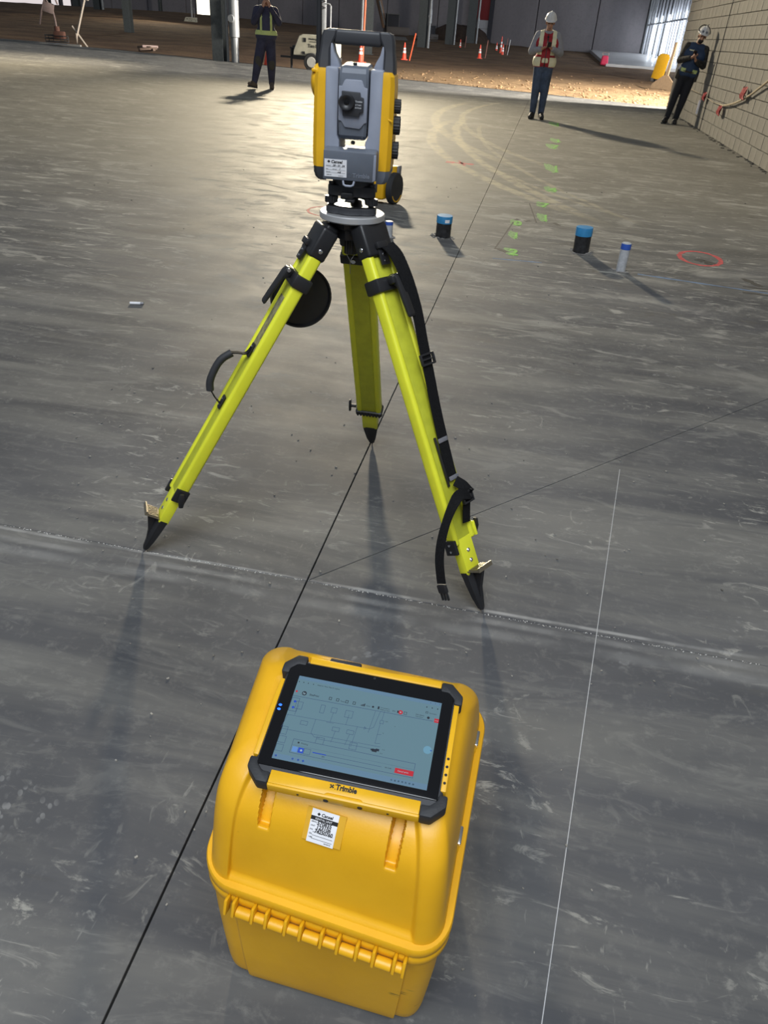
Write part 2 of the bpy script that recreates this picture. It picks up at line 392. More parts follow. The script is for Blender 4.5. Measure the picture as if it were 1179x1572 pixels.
# ================================================================== STRUCTURE
floor = thing('floor', '', ''); del floor['label']; del floor['category']; floor['kind'] = 'structure'
J0 = V((-.211, 1.735, 0))
def clip(poly, p_, d, side):
    nrm = V((-d.y, d.x)) * side; out = []
    p2 = V((p_.x, p_.y))
    for i in range(len(poly)):
        a, b = V(poly[i]), V(poly[(i + 1) % len(poly)])
        da, db = (a - p2).dot(nrm), (b - p2).dot(nrm)
        if da >= 0: out.append(a)
        if da * db < 0: out.append(a + (b - a) * (da / (da - db)))
    return out
def offset_clip(poly, p_, d, side, gap):
    nrm = V((-d.y, d.x, 0)) * side; return clip(poly, V(p_) + nrm * gap, d, side)
d1 = V((.1513, .9885)); d2 = V((-.9858, .1679)); d3 = V((cos(radians(39.56)), sin(radians(39.56))))
FLOORP = [(-32, -4), (4.0 + .6, -4), (9.0, 23.85), (7.15, 24.2), (4.7, 25.4), (-4.5, 29.9), (-12, 33.6), (-32, 35.2)]
FLOORP = [V(p_) for p_ in FLOORP]
panels = []
for s1 in (1, -1):
    a = offset_clip(FLOORP, J0, d1, s1, .0022)
    for s2 in (1, -1):
        b = offset_clip(a, J0, d2, s2, .0010)
        if s1 == -1 and s2 == -1:
            for s3 in (1, -1): panels.append(offset_clip(b, J0, d3, s3, .0012))
        else: panels.append(b)
for pl in panels:
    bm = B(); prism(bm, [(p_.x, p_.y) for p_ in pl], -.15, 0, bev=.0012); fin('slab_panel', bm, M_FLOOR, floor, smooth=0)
bm = B(); prism(bm, [(p_.x * .999, p_.y * .999) for p_ in FLOORP], -.24, -.035)
fin('slab_bed', bm, K('dark_joint_dust', (.03, .03, .03), .9), floor, smooth=0)  # dark bed showing in the joint gaps
# flat marks on the slab
M_CHALK = K('chalk', (.45, .45, .46), .9); M_DUST = K('joint_dust', (.55, .54, .52), .95)
def strip(name, a, b, wd, m, z=.0006, parent=floor, n=1, jit=0.):
    a, b = V((*a, 0)), V((*b, 0)); d = (b - a).normalized(); s_ = V((-d.y, d.x, 0)); bm = B(); vs = []; fs = []
    for i in range(n + 1):
        c = a + (b - a) * i / n; wa = wd * (1 + random.uniform(-jit, jit))
        vs += [c - s_ * wa / 2 + V((0, 0, z)), c + s_ * wa / 2 + V((0, 0, z)), c + s_ * wa / 2, c - s_ * wa / 2]
    for i in range(n):
        for k in range(4): fs.append((i * 4 + k, i * 4 + (k + 1) % 4, i * 4 + 4 + (k + 1) % 4, i * 4 + 4 + k))
    fs += [(0, 1, 2, 3), tuple(n * 4 + k for k in (3, 2, 1, 0))]
    addv(bm, vs, fs); return fin(name, bm, m, parent, smooth=0)
strip('chalk_line', (.24, .30), (.90, 2.57), .0016, M_CHALK)
# crumbs of pale saw dust along the cross joint
bm = B()
for k in range(420):
    s_ = random.uniform(-1.2, 1.6); q = J0 + V((-d2.x, -d2.y, 0)) * s_ + V((-d2.y, d2.x, 0)) * random.gauss(.003, .0018)
    r = random.uniform(.0006, .0017); box(bm, (q.x, q.y, .0004), (r * 2, r * 1.4, .0010), rot=(0, 0, random.uniform(0, 3)))
fin('joint_dust', bm, M_DUST, floor, smooth=0, kind='stuff')
M_SPRAY_R = K('red_marking_paint', (.42, .045, .05), .8, var=.3, scale=30)
M_SPRAY_G = K('green_marking_paint', (.16, .42, .06), .8, var=.3, scale=30)
M_SPRAY_B = K('blue_chalk_line', (.10, .16, .26), .9, var=.3, scale=20)
M_SPRAY_K = K('dark_marking_paint', (.035, .033, .03), .8)
def ring(name, c, rx, ry, wd, m, rot=0., a0=0., a1=2 * pi, z=.0008):
    bm = B(); n = 48; vs = []; fs = []; closed = a1 - a0 > 6.2
    for i in range(n + 1):
        a = a0 + (a1 - a0) * i / n; e = random.uniform(.7, 1.3) * wd / 2
        for k, zz in ((-1, z), (1, z), (1, 0), (-1, 0)):
            p_ = V(((rx + k * e) * cos(a), (ry + k * e) * sin(a), zz)); p_.rotate(Euler((0, 0, rot))); vs.append(p_ + V((*c, 0)))
    for i in range(n):
        for k in range(4): fs.append((i * 4 + k, i * 4 + (k + 1) % 4, i * 4 + 4 + (k + 1) % 4, i * 4 + 4 + k))
    addv(bm, vs, fs); return fin(name, bm, m, floor, smooth=0)
ring('painted_ring', (2.352, 6.195),   .158, .235, .036, M_SPRAY_R, rot=-.25)
ring('painted_ring', (-.70, 6.90), .16, .20, .022, M_SPRAY_R, rot=.1, a0=1.7, a1=4.6)
strip('paint_mark', (.45, 10.42), (.80, 10.36), .10, M_SPRAY_R, n=12, jit=.6)
strip('paint_mark', (.62, 10.6), (.68, 10.2), .04, M_SPRAY_R, n=8, jit=.6)
def glyph(s, x, y, size, m, rz=-.15, name='painted_number', sx=.7):
    text(name, s, size, Matrix.Translation((x, y, .0012)) @ Matrix.Rotation(rz, 4, 'Z'), m, floor, depth=.0005, bold=.01, sx=sx)
def puff(x, y, rx, ry, m, z=.0005):
    bm = B(); n = 20; vs = [(x, y, z)]
    for i in range(n):
        a = 2 * pi * i / n; e = random.uniform(.8, 1.15); vs.append((x + rx * e * cos(a), y + ry * e * sin(a), z * .3))
    addv(bm, vs, [(0, 1 + i, 1 + (i + 1) % n) for i in range(n)]); fin('paint_mark', bm, m, floor, smooth=0)
M_PUFF = K('green_overspray', (.17, .30, .11), .85, var=.3, scale=40)
for (x, y, ch, rx, ry) in ((.965, 7.02, '0', .045, .13), (.895, 6.53, '1', .04, .15), (.815, 5.95, '2', .045, .13), (1.33, 7.98, '7', .055, .16), (1.25, 7.35, '1', .045, .2), (1.55, 8.93, '4', .06, .2), (1.80, 10.55, '1', .08, .42), (2.15, 12.9, '7', .08, .35), (2.34, 13.75, '1', .08, .3), (2.75, 16.6, '1', .10, .45)):
    puff(x, y, rx, ry, M_PUFF)
    glyph(ch, x - rx * .55, y - ry * .75, ry * 2.0, M_SPRAY_G, sx=rx / ry * 1.6)
glyph('S75', 2.29, 6.13, .10, M_SPRAY_K, rz=-1.0, sx=1.)
strip('chalk_line', (.66, 5.70), (1.02, 5.68), .02, M_SPRAY_B, n=10, jit=.5)
strip('chalk_line', (1.70, 5.56), (2.55, 5.30), .03, M_SPRAY_B, n=14, jit=.5)
strip('paint_mark', (2.42, 5.44), (2.75, 5.36), .03, M_SPRAY_K, n=8, jit=.5); strip('paint_mark', (2.36, 5.28), (2.75, 5.2), .03, M_SPRAY_K, n=8, jit=.5)
strip('paint_mark', (2.50, 5.66), (2.56, 5.46), .055, M_SPRAY_K, n=6, jit=.5)
for a, b, wd in (((.955, 7.05), (.70, 6.0), .012), ((1.215, 8.0), (1.165, 7.1), .012), ((1.17, 8.05), (1.40, 7.98), .02), ((1.33, 7.15), (1.36, 7.05), .035), ((.98, 7.15), (1.02, 7.2), .04), ((1.06, 7.12), (1.12, 7.15), .04), ((.72, 6.02), (.79, 5.92), .05)):
    strip('paint_mark', a, b, wd, M_SPRAY_K, n=6, jit=.3)
# grains and crumbs lying on the slab
bm = B()
for k in range(240):
    y = random.choice((random.uniform(.6, 3), random.uniform(2, 9))); x = random.uniform(-.55, .6) * y
    r = random.uniform(.0012, .003) * (1 + y * .12); box(bm, (x, y, r * .4), (r * 2, r * 1.3, r), rot=(0, 0, random.uniform(0, 3)))
fin('floor_crumbs', bm, K('crumbs', (.20, .19, .17), .9, var=.6, scale=3), floor, smooth=0, kind='stuff')
# dirt floor
bm = B(); bmesh.ops.create_grid(bm, x_segments=150, y_segments=130, size=1)
from mathutils import noise as mn
for v_ in bm.verts:
    yy = (v_.co.y * .5 + .5) ** 2.2 * 150 + 21; xx = v_.co.x * (20 + yy * .9); rise = max(0, min(1, (yy - 55) / 90)); rise = rise * rise * (3 - 2 * rise) * (max(.5, min(1.45, .5 + (20 - xx) / 57 * .9)) if xx > -37 else max(.8, 1.45 + (37 + xx) / 38 * .5))
    v_.co = V((xx, yy, rise - .13 + .07 * mn.noise(V((xx * .35, yy * .5, 1))) + .045 * mn.noise(V((xx * 1.3, yy * 1.6, 5)))))
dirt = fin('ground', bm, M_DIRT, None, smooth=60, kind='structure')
bm = B()
for k in range(600):
    y = 25 + abs(random.gauss(0, 7)); x = random.uniform(-4, 9.5) + (y - 25) * .2; r = random.uniform(.015, .05)
    if y < 25.4 + max(0, (4.7 - x)) * .49 + .2: continue
    ell(bm, (x, y, -.10), (r * 1.6, r, r * .55), (0, 0, random.uniform(0, 3)), u_=6, v_=4)
fin('dirt_clods', bm, M_DIRT, dirt, smooth=0, kind='stuff')
# kerb strip along the slab edge
bm = B()
for a, b in (((-32, 35.35), (-13.2, 34.0)),):
    ang = atan2(b[1] - a[1], b[0] - a[0]); L = math.dist(a, b); box(bm, ((a[0] + b[0]) / 2, (a[1] + b[1]) / 2, -.03), (L, .12, .16), rot=(0, 0, ang))
fin('trim_1', bm, K('pale_form_board', (.25, .25, .24), .8), None, kind='structure')
bm = B()
for a, b in (((-13.1, 33.95), (-12, 33.75)), ((-12, 33.75), (-4.5, 30.05)), ((-4.5, 30.05), (4.7, 25.52))):
    ang = atan2(b[1] - a[1], b[0] - a[0]); L = math.dist(a, b); box(bm, ((a[0] + b[0]) / 2, (a[1] + b[1]) / 2, -.07), (L, .06, .15), rot=(0, 0, ang))
fin_split('trim_2', bm, K('dark_form_board', (.06, .055, .05), .9), None, kind='structure')
# block wall on the right, courses of separate blocks
wall = thing('wall_right', '', ''); del wall['label']; del wall['category']; wall['kind'] = 'structure'
VW = 3.22; U0, U1 = 2.1, 24.1; BH, BL = .2, .4
bm = B()
m4 = Matrix(((VR.x, U.x, 0, 0), (VR.y, U.y, 0, 0), (0, 0, 1, 0), (0, 0, 0, 1)))
box(bm, (VW + .155, (U0 + U1) / 2, 4.0), (.27, U1 - U0 - .01, 8.0), mtx=m4)
fin('block_core', bm, K('mortar', (.15, .145, .13), .95), wall, smooth=0)
bme = []
for k in range(3):
    bm = B(); box(bm, (0, 0, 0), (.06, BL - .012, BH - .010), .004, seg=1, mtx=m4)
    me_o = fin('block', bm, M_BLOCK, None, smooth=0); bme.append(me_o.data); bpy.data.objects.remove(me_o)
bmh = None
bm = B(); box(bm, (0, 0, 0), (.06, BL / 2 - .012, BH - .010), .004, seg=1, mtx=m4); o = fin('block', bm, M_BLOCK); bmh = o.data; bpy.data.objects.remove(o)
cand = []
for r in range(40):
    z = BH * (r + .5); n0 = 0 if r % 2 == 0 else -.5
    k = 0
    while True:
        a = U0 + (k + n0) * BL; b = a + BL; k += 1
        if a >= U1 - .01: break
        a, b = max(a, U0), min(b, U1)
        if b - a < .05: continue
        cand.append((a, b, z))
JOINT = 18.40
def scr(a):  # depth of a block in front of the camera decides which are built one by one
    c = uv((a[0] + a[1]) / 2, VW, a[2]); q = c - V((0, 0, CH)); zz = q.dot(fw)
    px = 589.5 + FPX * q.dot(ix) / zz; py = 786 + FPX * q.dot(iy) / zz
    vis = (px < 1215) and (py > -25)
    return (0 if vis else 1, zz)
cand.sort(key=scr)
rest = B()
for i, (a, b, z) in enumerate(cand):
    c = uv((a + b) / 2, VW + .03 - random.uniform(0, .004), z)
    if i < 300:
        if abs(b - a - BL) < .01: o = ob('block', random.choice(bme), wall)
        else:
            o = ob('block', bmh, wall); o.scale.y = 1.0
        o.location = c
    else: box(rest, c, (.06, b - a - .012, BH - .010), mtx=Matrix.Translation(c) @ m4 @ Matrix.Translation(-c))
fin('block_courses', rest, M_BLOCK, wall, smooth=0, kind='stuff')
bm = B(); box(bm, uv(JOINT, VW - .002, 4), (.02, .03, 8), rot=(0, 0, -ROTZ)); fin('control_joint', bm, K('dark_sealant', (.02, .02, .022), .8), wall)
bm = B()
for k in range(160):
    s_ = random.uniform(U0, U1); q = uv(s_, VW - abs(random.gauss(0, .05)) - .01); r = random.uniform(.01, .03); ell(bm, (q.x, q.y, .004), (r * 1.5, r, r * .4), (0, 0, random.uniform(0, 3)), u_=6, v_=4)
fin('wall_foot_grit', bm, K('grit', (.07, .065, .06), .95), wall, smooth=0, kind='stuff')
# far walls
back = thing('wall_back', '', ''); del back['label']; del back['category']; back['kind'] = 'structure'
BA = V((26, 117, 0)); BD = V((-108, 51, 0)).normalized(); BN = V((-BD.y, BD.x, 0)) * 1.0; BROT = atan2(-BD.y, -BD.x)
if BN.y > 0: BN = -BN
def bw(s_, z, off=0.): return BA + BD * s_ + BN * off + V((0, 0, z))        # s_ metres along the back wall from its right end
s_ = -3.; k = 0
while s_ < 135:
    wd = 8.2 if k % 3 else 6.4
    bm = B(); box(bm, bw(s_ + wd / 2, 5.4, -.15 - random.uniform(0, .12)), (wd - .14, .3, 11.2), .03, rot=(0, 0, BROT), seg=1)
    fin('wall_panel', bm, M_TILT, back, smooth=0); s_ += wd; k += 1
bm = B(); box(bm, bw(66, 5.3, -.5), (138, .25, 11), rot=(0, 0, BROT)); fin('joint_backing', bm, K('joint_dark', (.03, .03, .035), .9), back, smooth=0)
UB = 120.
# side wall of bare studs with daylight glazing behind them
M_STUD = K('galvanised_stud', (.30, .31, .34), .45, .6)
M_DAY = K('daylight_glazing', (.6, .65, .7), .3, emit=((.86, .93, 1.0), 13.0))
stud = thing('wall_studs', '', ''); del stud['label']; del stud['category']; stud['kind'] = 'structure'; stud.name = 'wall_far_right'
u_ = 62.0; VS = 11.2
bm = B(); box(bm, (0, 0, 3.6), (.20, .42, 7.2), rot=(0, 0, -ROTZ)); s0 = fin('stud', bm, M_STUD, stud, smooth=0)
first = True
while u_ < UB - 1:
    o = s0 if first else dup(s0, stud); first = False
    o.location = uv(u_, VS); u_ += 2.0 if u_ < 95 else 3.2
bm = B()
for z in (.1, 3.75, 7.1): box(bm, uv(91, VS + .02, z), (.12, 58, .14), rot=(0, 0, -ROTZ))
fin_split('stud_track', bm, M_STUD, stud, smooth=0)
bm = B(); box(bm, uv(91, VS + .75, 6.9), (.1, 58, 5.0), rot=(0, 0, -ROTZ)); fin('sheathing', bm, K('dark_sheathing', (.05, .05, .06), .8), stud, smooth=0)
win = thing('window_1', '', ''); del win['label']; del win['category']; win['kind'] = 'structure'
u_ = 62.
while u_ < UB - 2:
    L = random.choice((1.8, 2.6, 3.4)); bm = B(); box(bm, uv(u_ + L / 2, VS + .55, 2.3), (.05, L, 4.4), rot=(0, 0, -ROTZ)); fin('pane', bm, M_DAY, win, smooth=0); u_ += L + random.choice((1.6, 2.6, 3.8))
# far slab beyond the dirt at the right
bm = B(); fq = [(70.5, 4.1, .10), (70.5, 12.5, .10), (119, 12.5, .62), (120, 4.6, .62)]
addv(bm, [uv(a, b, z) for a, b, z in fq] + [uv(a, b, z - .34) for a, b, z in fq], [(0, 1, 2, 3), (7, 6, 5, 4)] + [(i, (i + 1) % 4, 4 + (i + 1) % 4, 4 + i) for i in range(4)])
fin('floor_far', bm, K('pale_far_slab', (.33, .33, .34), .30, var=.15, scale=.4), None, kind='structure', smooth=0)
# lit openings and the red door in the back wall
M_SUN = K('daylit_opening', (.8, .8, .7), .5, emit=((1.0, .95, .78), 2.2)); M_SUN2 = K('daylit_sheeting', (.7, .65, .65), .6, emit=((.9, .82, .82), .75))
for n, (va, vb, za, zb, mm) in enumerate(((100.6, 121, .0, 6.5, M_SUN2), (97.6, 99.6, .0, 5.5, M_SUN2), (66.7, 69.4, 0., 4.6, M_SUN), (64.4, 65.6, 0., 5, M_SUN2))):
    wn = thing('window_%d' % (n + 2), '', ''); del wn['label']; del wn['category']; wn['kind'] = 'structure'
    bm = B(); box(bm, bw((va + vb) / 2, (za + zb) / 2, .05), (vb - va, .06, zb - za), rot=(0, 0, BROT)); fin('pane', bm, mm, wn, smooth=0)
    bm = B()
    for c in (va - .1, vb + .1): box(bm, bw(c, (za + zb) / 2, .08), (.2, .2, zb - za), rot=(0, 0, BROT))
    box(bm, bw((va + vb) / 2, zb + .1, .08), (vb - va + .4, .2, .2), rot=(0, 0, BROT)); fin('window_frame', bm, K('frame_dark', (.05, .05, .06), .6), wn, smooth=0)
DS = 19.2
dr = thing('door_1', '', ''); del dr['label']; del dr['category']; dr['kind'] = 'structure'
bm = B(); box(bm, bw(DS, 1.5, .06), (1.8, .08, 3.2), rot=(0, 0, BROT)); fin('door_panel', bm, K('white_door', (.42, .42, .45), .6), dr)
for z in (1.0, 2.1):
    bm = B(); box(bm, bw(DS, z, .12), (1.7, .04, .06), rot=(0, 0, BROT)); fin('door_rail', bm, K('door_rail', (.25, .25, .27), .6), dr)
bm = B(); box(bm, bw(DS + .25, 5.0, .12), (2.5, .10, 3.8), .04, rot=(0, 0, BROT)); fin('red_tarp', bm, K('red_tarp', (.20, .018, .022), .7), dr)
bm = B()
for q in (-1.15, 1.85): box(bm, bw(DS + q, 4.2, .17), (.5, .4, 8.4), rot=(0, 0, BROT))
fin_split('door_jamb', bm, K('dark_jamb', (.035, .035, .045), .6), dr)
# ================================================================== YELLOW CASE
CC = V((0, .8, 0))
case = thing('carrying_case', 'big yellow hard plastic instrument case on the floor in the foreground, under the tablet', 'case', CC)
RIM = [V((-.238, .630, .286)), V((.132, .533, .286)), V((.217, .962, .345)), V((-.190, 1.030, .345))]
BOT = [V((-.212, .650, 0)), V((.119, .583, 0)), V((.190, .96, 0)), V((-.168, 1.02, 0))]
def bil(q, a, b):
    s_, t_ = (a + 1) / 2, (b + 1) / 2
    return q[0] * (1 - s_) * (1 - t_) + q[1] * s_ * (1 - t_) + q[2] * s_ * t_ + q[3] * (1 - s_) * t_
def outline(r=.2, ne=200, ns=26, nc=12):
    pts = []
    cs = [(-1 + r, -1 + r, pi), (1 - r, -1 + r, 1.5 * pi), (1 - r, 1 - r, 0), (-1 + r, 1 - r, pi / 2)]
    for i, (cx, cy, a0) in enumerate(cs):
        for j in range(nc): a = a0 + pi / 2 * j / nc; pts.append((cx + r * cos(a), cy + r * sin(a)))
        nx = cs[(i + 1) % 4]; n = ne if i == 0 else ns
        a = a0 + pi / 2; p0 = V((cx + r * cos(a), cy + r * sin(a))); a = nx[2]; p1 = V((nx[0] + r * cos(a), nx[1] + r * sin(a)))
        for j in range(n): q = p0.lerp(p1, j / n); pts.append((q.x, q.y))
    return pts
def sstep(x, a, b):
    t = max(0., min(1., (x - a) / (b - a))); return t * t * (3 - 2 * t)
def loft(bm, rings, capb=True, capt=True):
    n = len(rings[0]); vs = [p_ for r in rings for p_ in r]
    fs = [(j * n + i, j * n + (i + 1) % n, (j + 1) * n + (i + 1) % n, (j + 1) * n + i) for j in range(len(rings) - 1) for i in range(n)]
    if capb: fs.append(tuple(reversed(range(n))))
    if capt: fs.append(tuple((len(rings) - 1) * n + i for i in range(n)))
    addv(bm, vs, fs)
TP = V((-.0115, .7283, .5385)); TE = (radians(11.52), radians(.05), radians(-8.96))
TM = Matrix.Translation(TP) @ Euler(TE, 'XYZ').to_matrix().to_4x4(); TN = TM.to_3x3() @ V((0, 0, 1))
def ztop(x, y): return (TP - TN * .0262).z - (TN.x * (x - TP.x) + TN.y * (y - TP.y)) / TN.z
KT = [(0, .050, .05, .05, 0), (.10, .055, .08, .062, .10), (.30, .090, .20, .080, .36), (.50, .135, .34, .10, .61), (.65, .190, .52, .125, .78), (.78, .28, .68, .165, .90), (.88, .38, .77, .22, .962), (.95, .46, .84, .28, .99), (1.0, .53, .90, .34, 1.0)]
def key(t):
    for i in range(len(KT) - 1):
        if t <= KT[i + 1][0]:
            f = (t - KT[i][0]) / (KT[i + 1][0] - KT[i][0]); a0, a, b, c = KT[max(i - 1, 0)], KT[i], KT[i + 1], KT[min(i + 2, len(KT) - 1)]
            return [.5 * ((2 * a[k]) + (b[k] - a0[k]) * f + (2 * a0[k] - 5 * a[k] + 4 * b[k] - c[k]) * f * f + (3 * a[k] - a0[k] - 3 * b[k] + c[k]) * f ** 3) for k in range(1, 5)]
    return list(KT[-1][1:])
OUT = outline(.20)
rings = []
def lid_point(a, b, sn, sf, ss, zh):
    a2 = a * (1 - ss); b2 = (-1 + sn) + (b + 1) / 2 * (2 - sn - sf)
    q = bil(RIM, a2, b2); zt = ztop(q.x, q.y); p_ = V((q.x, q.y, q.z + .014 + (zt - q.z - .014) * zh))
    # raised centre field and the two strap slots on the hinge side
    m_ = sstep(abs(a), .800, .768)
    front = sstep(-b, .55, .9)
    out = V((.15, -.98, 0)) * (1 - zh) + V((0, 0, 1)) * zh
    p_ -= out * .0105 * m_ * sstep(zh, .02, .10)
    for sx in (-.47, .50):
        s_ = sstep(abs(a2 - sx), .050, .038) * sstep(zh, .66, .80)
        p_ += -out * .030 * s_
    return p_ - CC
ts = [i / 80 for i in range(81)]
for t in ts:
    sn, sf, ss, zh = key(t); rings.append([lid_point(a, b, sn, sf, ss, min(zh, 1.)) for a, b in OUT])
for f in (.75, .5, .25, .05):
    sn, sf, ss, zh = key(1.0); ring_ = []
    for a, b in OUT:
        a2, b2 = a * (1 - ss), (-1 + sn) + (b + 1) / 2 * (2 - sn - sf); mid = ((-1 + sn) + (1 - sf)) / 2
        # shrink towards the middle line but keep the slot grooves
        b3 = mid + (b2 - mid) * f; q = bil(RIM, a2 * (.45 + .55 * f), b3); p_ = V((q.x, q.y, ztop(q.x, q.y) - .0105))
        ring_.append(p_ - CC)
    rings.append(ring_)
bm = B(); loft(bm, rings); fin('lid', bm, M_CASE, case, smooth=50)
def rim_ring(bm, z0, z1, grow, inner, r=.28):
    O = outline(r, 40, 30, 10); rs = []
    for g, z in ((inner, z0), (grow - .008, z0), (grow, z0 + .003), (grow, z1 - .003), (grow - .008, z1), (inner, z1)):
        rs.append([bil(RIM, a * (1 + g), b * (1 + g)) + V((0, 0, z)) - CC for a, b in O])
    loft(bm, rs)
bm = B(); rim_ring(bm, .0015, .020, .0, -.10); fin('lid_rim', bm, M_CASE, case, smooth=40)
bm = B(); rim_ring(bm, -.020, -.0015, -.004, -.10); fin('base_rim', bm, M_CASE, case, smooth=40)
bm = B(); rim_ring(bm, -.0025, .0025, -.03, -.12); fin('seal', bm, M_BLK2, case, smooth=40)
rings = []
OUTB = outline(.17)
RIMB = [q - V((0, 0, .016)) for q in RIM]
for f, ins in ((0, .055), (.1, .05), (.3, .035), (.6, .02), (.85, .01), (.93, .012), (.97, .025), (.99, .05), (1.0, .09)):
    rg = []
    for a, b in OUTB:
        p_ = bil(RIMB, a * (1 - ins), b * (1 - ins)).lerp(bil(BOT, a * (1 - ins), b * (1 - ins)), f)
        m_ = sstep(abs(a + .0), .77, .745); p_ += V((.15, -.98, 0)) * .007 * m_ * sstep(-b, .6, .9)
        rg.append(p_ - CC)
    rings.append(rg)
bm = B(); loft(bm, rings); fin('base', bm, M_CASE, case, smooth=45)
# hinge fins and barrels along the near rim
nl, nr = RIM[0] - CC, RIM[1] - CC; ed = (nr - nl).normalized(); ang = atan2(ed.y, ed.x); outw = V((ed.y, -ed.x, 0))
fr = [.14 + (q - .09) * .935 for q in (.09, .125, .21, .27, .355, .42, .51, .58, .66, .73, .815, .855)]
bm = B(); box(bm, (0, 0, 0), (.0055, .018, .028), .0025, rot=(radians(-18), 0, 0)); f0 = fin('hinge_fin', bm, M_CASE, case)
for i, q in enumerate(fr):
    o = f0 if i == 0 else dup(f0, case); o.location = nl.lerp(nr, q) + outw * .007 + V((0, 0, -.010)); o.rotation_euler = (0, 0, ang)
for i in range(1, 11):
    a, b = nl.lerp(nr, fr[i]), nl.lerp(nr, fr[i + 1]); dz = V((0, 0, -.019 if i % 2 else -.016)) + outw * .008
    bm = B(); cyl(bm, a.lerp(b, .10) + dz, b.lerp(a, .12) + dz, .0085 if i % 2 else .0075, n=14, bev=.001); fin('hinge_barrel', bm, M_CASE, case)
# latches on the right rim
r0, r1 = RIM[1] - CC, RIM[2] - CC; re = (r1 - r0).normalized(); rn = V((re.y, -re.x, 0)).normalized(); ra = atan2(re.y, re.x)
for q in (.40, .80):
    c = r0.lerp(r1, q) + rn * -.016 + V((0, 0, .020))
    bm = B(); box(bm, c, (.046, .012, .018), .004, rot=(0, radians(-8), ra)); lt = fin('latch', bm, M_CASE, case)
    bm = B(); box(bm, c + V((0, 0, .011)) + rn * .004, (.030, .008, .008), .002, rot=(0, radians(-8), ra)); cyl(bm, c + re * -.019 + V((0, 0, .012)), c + re * .019 + V((0, 0, .012)), .0035, n=10)
    fin('latch_hook', bm, M_CHROME, lt, label='chrome hook of the latch')
# carry handle at the far top
# sticker on the lid
sn, sf, ss, zh = key(.79)
def lid_at(a, t):
    sn, sf, ss, zh = key(t); return lid_point(a, -1, sn, sf, ss, min(zh, 1.))
def sticker_frame(a, t):
    c = lid_at(a, t); x = (lid_at(a + .03, t) - lid_at(a - .03, t)).normalized(); y = (lid_at(a, t + .02) - lid_at(a, t - .02)).normalized()
    n = x.cross(y).normalized(); y = n.cross(x); return c, x, y, n
c, x, y, n = sticker_frame(-.03, .69)
c += n * .0012
SM = Matrix(((x.x, y.x, n.x, c.x), (x.y, y.y, n.y, c.y), (x.z, y.z, n.z, c.z), (0, 0, 0, 1)))
def rental_sticker(parent, Mx, sc_, hand, name='sticker'):
    """white rental label 42 x 50 with black band and handwriting; local units mm * sc_"""
    k = sc_ * .001
    bm = B(); box(bm, (0, 0, 0), (42 * k, 50 * k, .0006), mtx=Mx); st = fin(name, bm, M_WHITE, parent, smooth=0, label='white rental label with handwriting')
    bm = B(); box(bm, (0, 11.5 * k, .0004), (42 * k, 6 * k, .0004), mtx=Mx)
    for yy in (-9, -14, -19): box(bm, (2 * k, yy * k, .0004), (32 * k, .5 * k, .0004), mtx=Mx)
    prism(bm, [(-10 * k, 21 * k), (-7.4 * k, 18.4 * k), (-10 * k, 15.8 * k), (-12.6 * k, 18.4 * k)], .0003, .0006, mtx=Mx)
    addtext(bm, 'Cansel', 6.6 * k, Mx @ Matrix.Translation((-6 * k, 16.2 * k, .0005)), bold=.0002 * sc_, shear=.15)
    for s_, px, py, z in (('SERIAL', -19, 5, 3), ('UNIT', -19, -1, 3), ('P/N', -19, -7, 3), ('Qty', -19, -13, 3), ('cansel.ca', 6, -22.5, 3), ('1-888', -19, -18.3, 2.6)): addtext(bm, s_, z * k, Mx @ Matrix.Translation((px * k, py * k, .0005)))
    fin('print', bm, M_INK, st, smooth=0)
    bm = B(); addtext(bm, 'RENTAL UNIT', 4.2 * k, Mx @ Matrix.Translation((-14 * k, 10 * k, .0008))); fin('print', bm, M_WHITE, st, smooth=0)
    bm = B()
    for i, s_ in enumerate(hand): addtext(bm, s_, 8.2 * k, Mx @ Matrix.Translation(((-10 + (-1.5 if i == 2 else 0)) * k, (3 - i * 6.3) * k, .0006)), bold=.00025 * sc_, shear=.12, sx=.92 if len(s_) < 7 else .86)
    fin('handwriting', bm, M_INK, st, smooth=0); return st
st = rental_sticker(case, SM, .93, ('570835', '123106', '74250760'))
bm = B(); box(bm, (.0015, .001, -.0006), (.056, .046, .0006), mtx=SM); fin('tape', bm, K('yellowed_tape', (.66, .36, .03), .25), case, smooth=0)
# ================================================================== TABLET
tab = thing('rugged_tablet', 'rugged yellow and black tablet showing a printing plan, lying on the yellow case', 'tablet', TP, rot=TE)
bm = B(); box(bm, (0, .0015, -.0125), (.262, .196, .020), .006, seg=3); fin('body', bm, M_IDK, tab)
bm = B(); box(bm, (-.001, .007, -.0022), (.252, .172, .0035), .0015); fin('bezel', bm, M_GLASS, tab)
M_SCR = K('lit_screen', (.02, .03, .035), .12, emit=((.105, .19, .235), 1.0), var=.0)
bm = B(); box(bm, (0, 0, 0), (.217, .136, .0006)); scn = fin('screen', bm, M_SCR, tab, smooth=0)
def yst(name, poly, z0, z1): bm = B(); prism(bm, poly, z0, z1, bev=.0015); return fin(name, bm, M_IY, tab)
yb = yst('side_strip', [(-.104, -.083), (.104, -.083), (.104, -.102), (.028, -.102), (.024, -.099), (-.021, -.099), (-.025, -.102), (-.104, -.102)], -.021, -.0015)
bm = B(); box(bm, (0, -.1015, -.012), (.21, .008, .018), .003, rot=(radians(0), 0, 0)); fin('strip_lip', bm, M_IY, yb)
bm = B(); 
for hx, r in ((-.061, .0016), (-.022, .0036), (.025, .0036), (.063, .0016)): cyl(bm, (hx, -.1, -.012), (hx, -.1062, -.012), r, n=12)
fin_split('port_hole', bm, M_INK, yb)
yst('side_strip', [(-.100, .094), (.104, .094), (.104, .106), (.08, .106), (.02, .104), (-.1, .1055)], -.020, -.001)
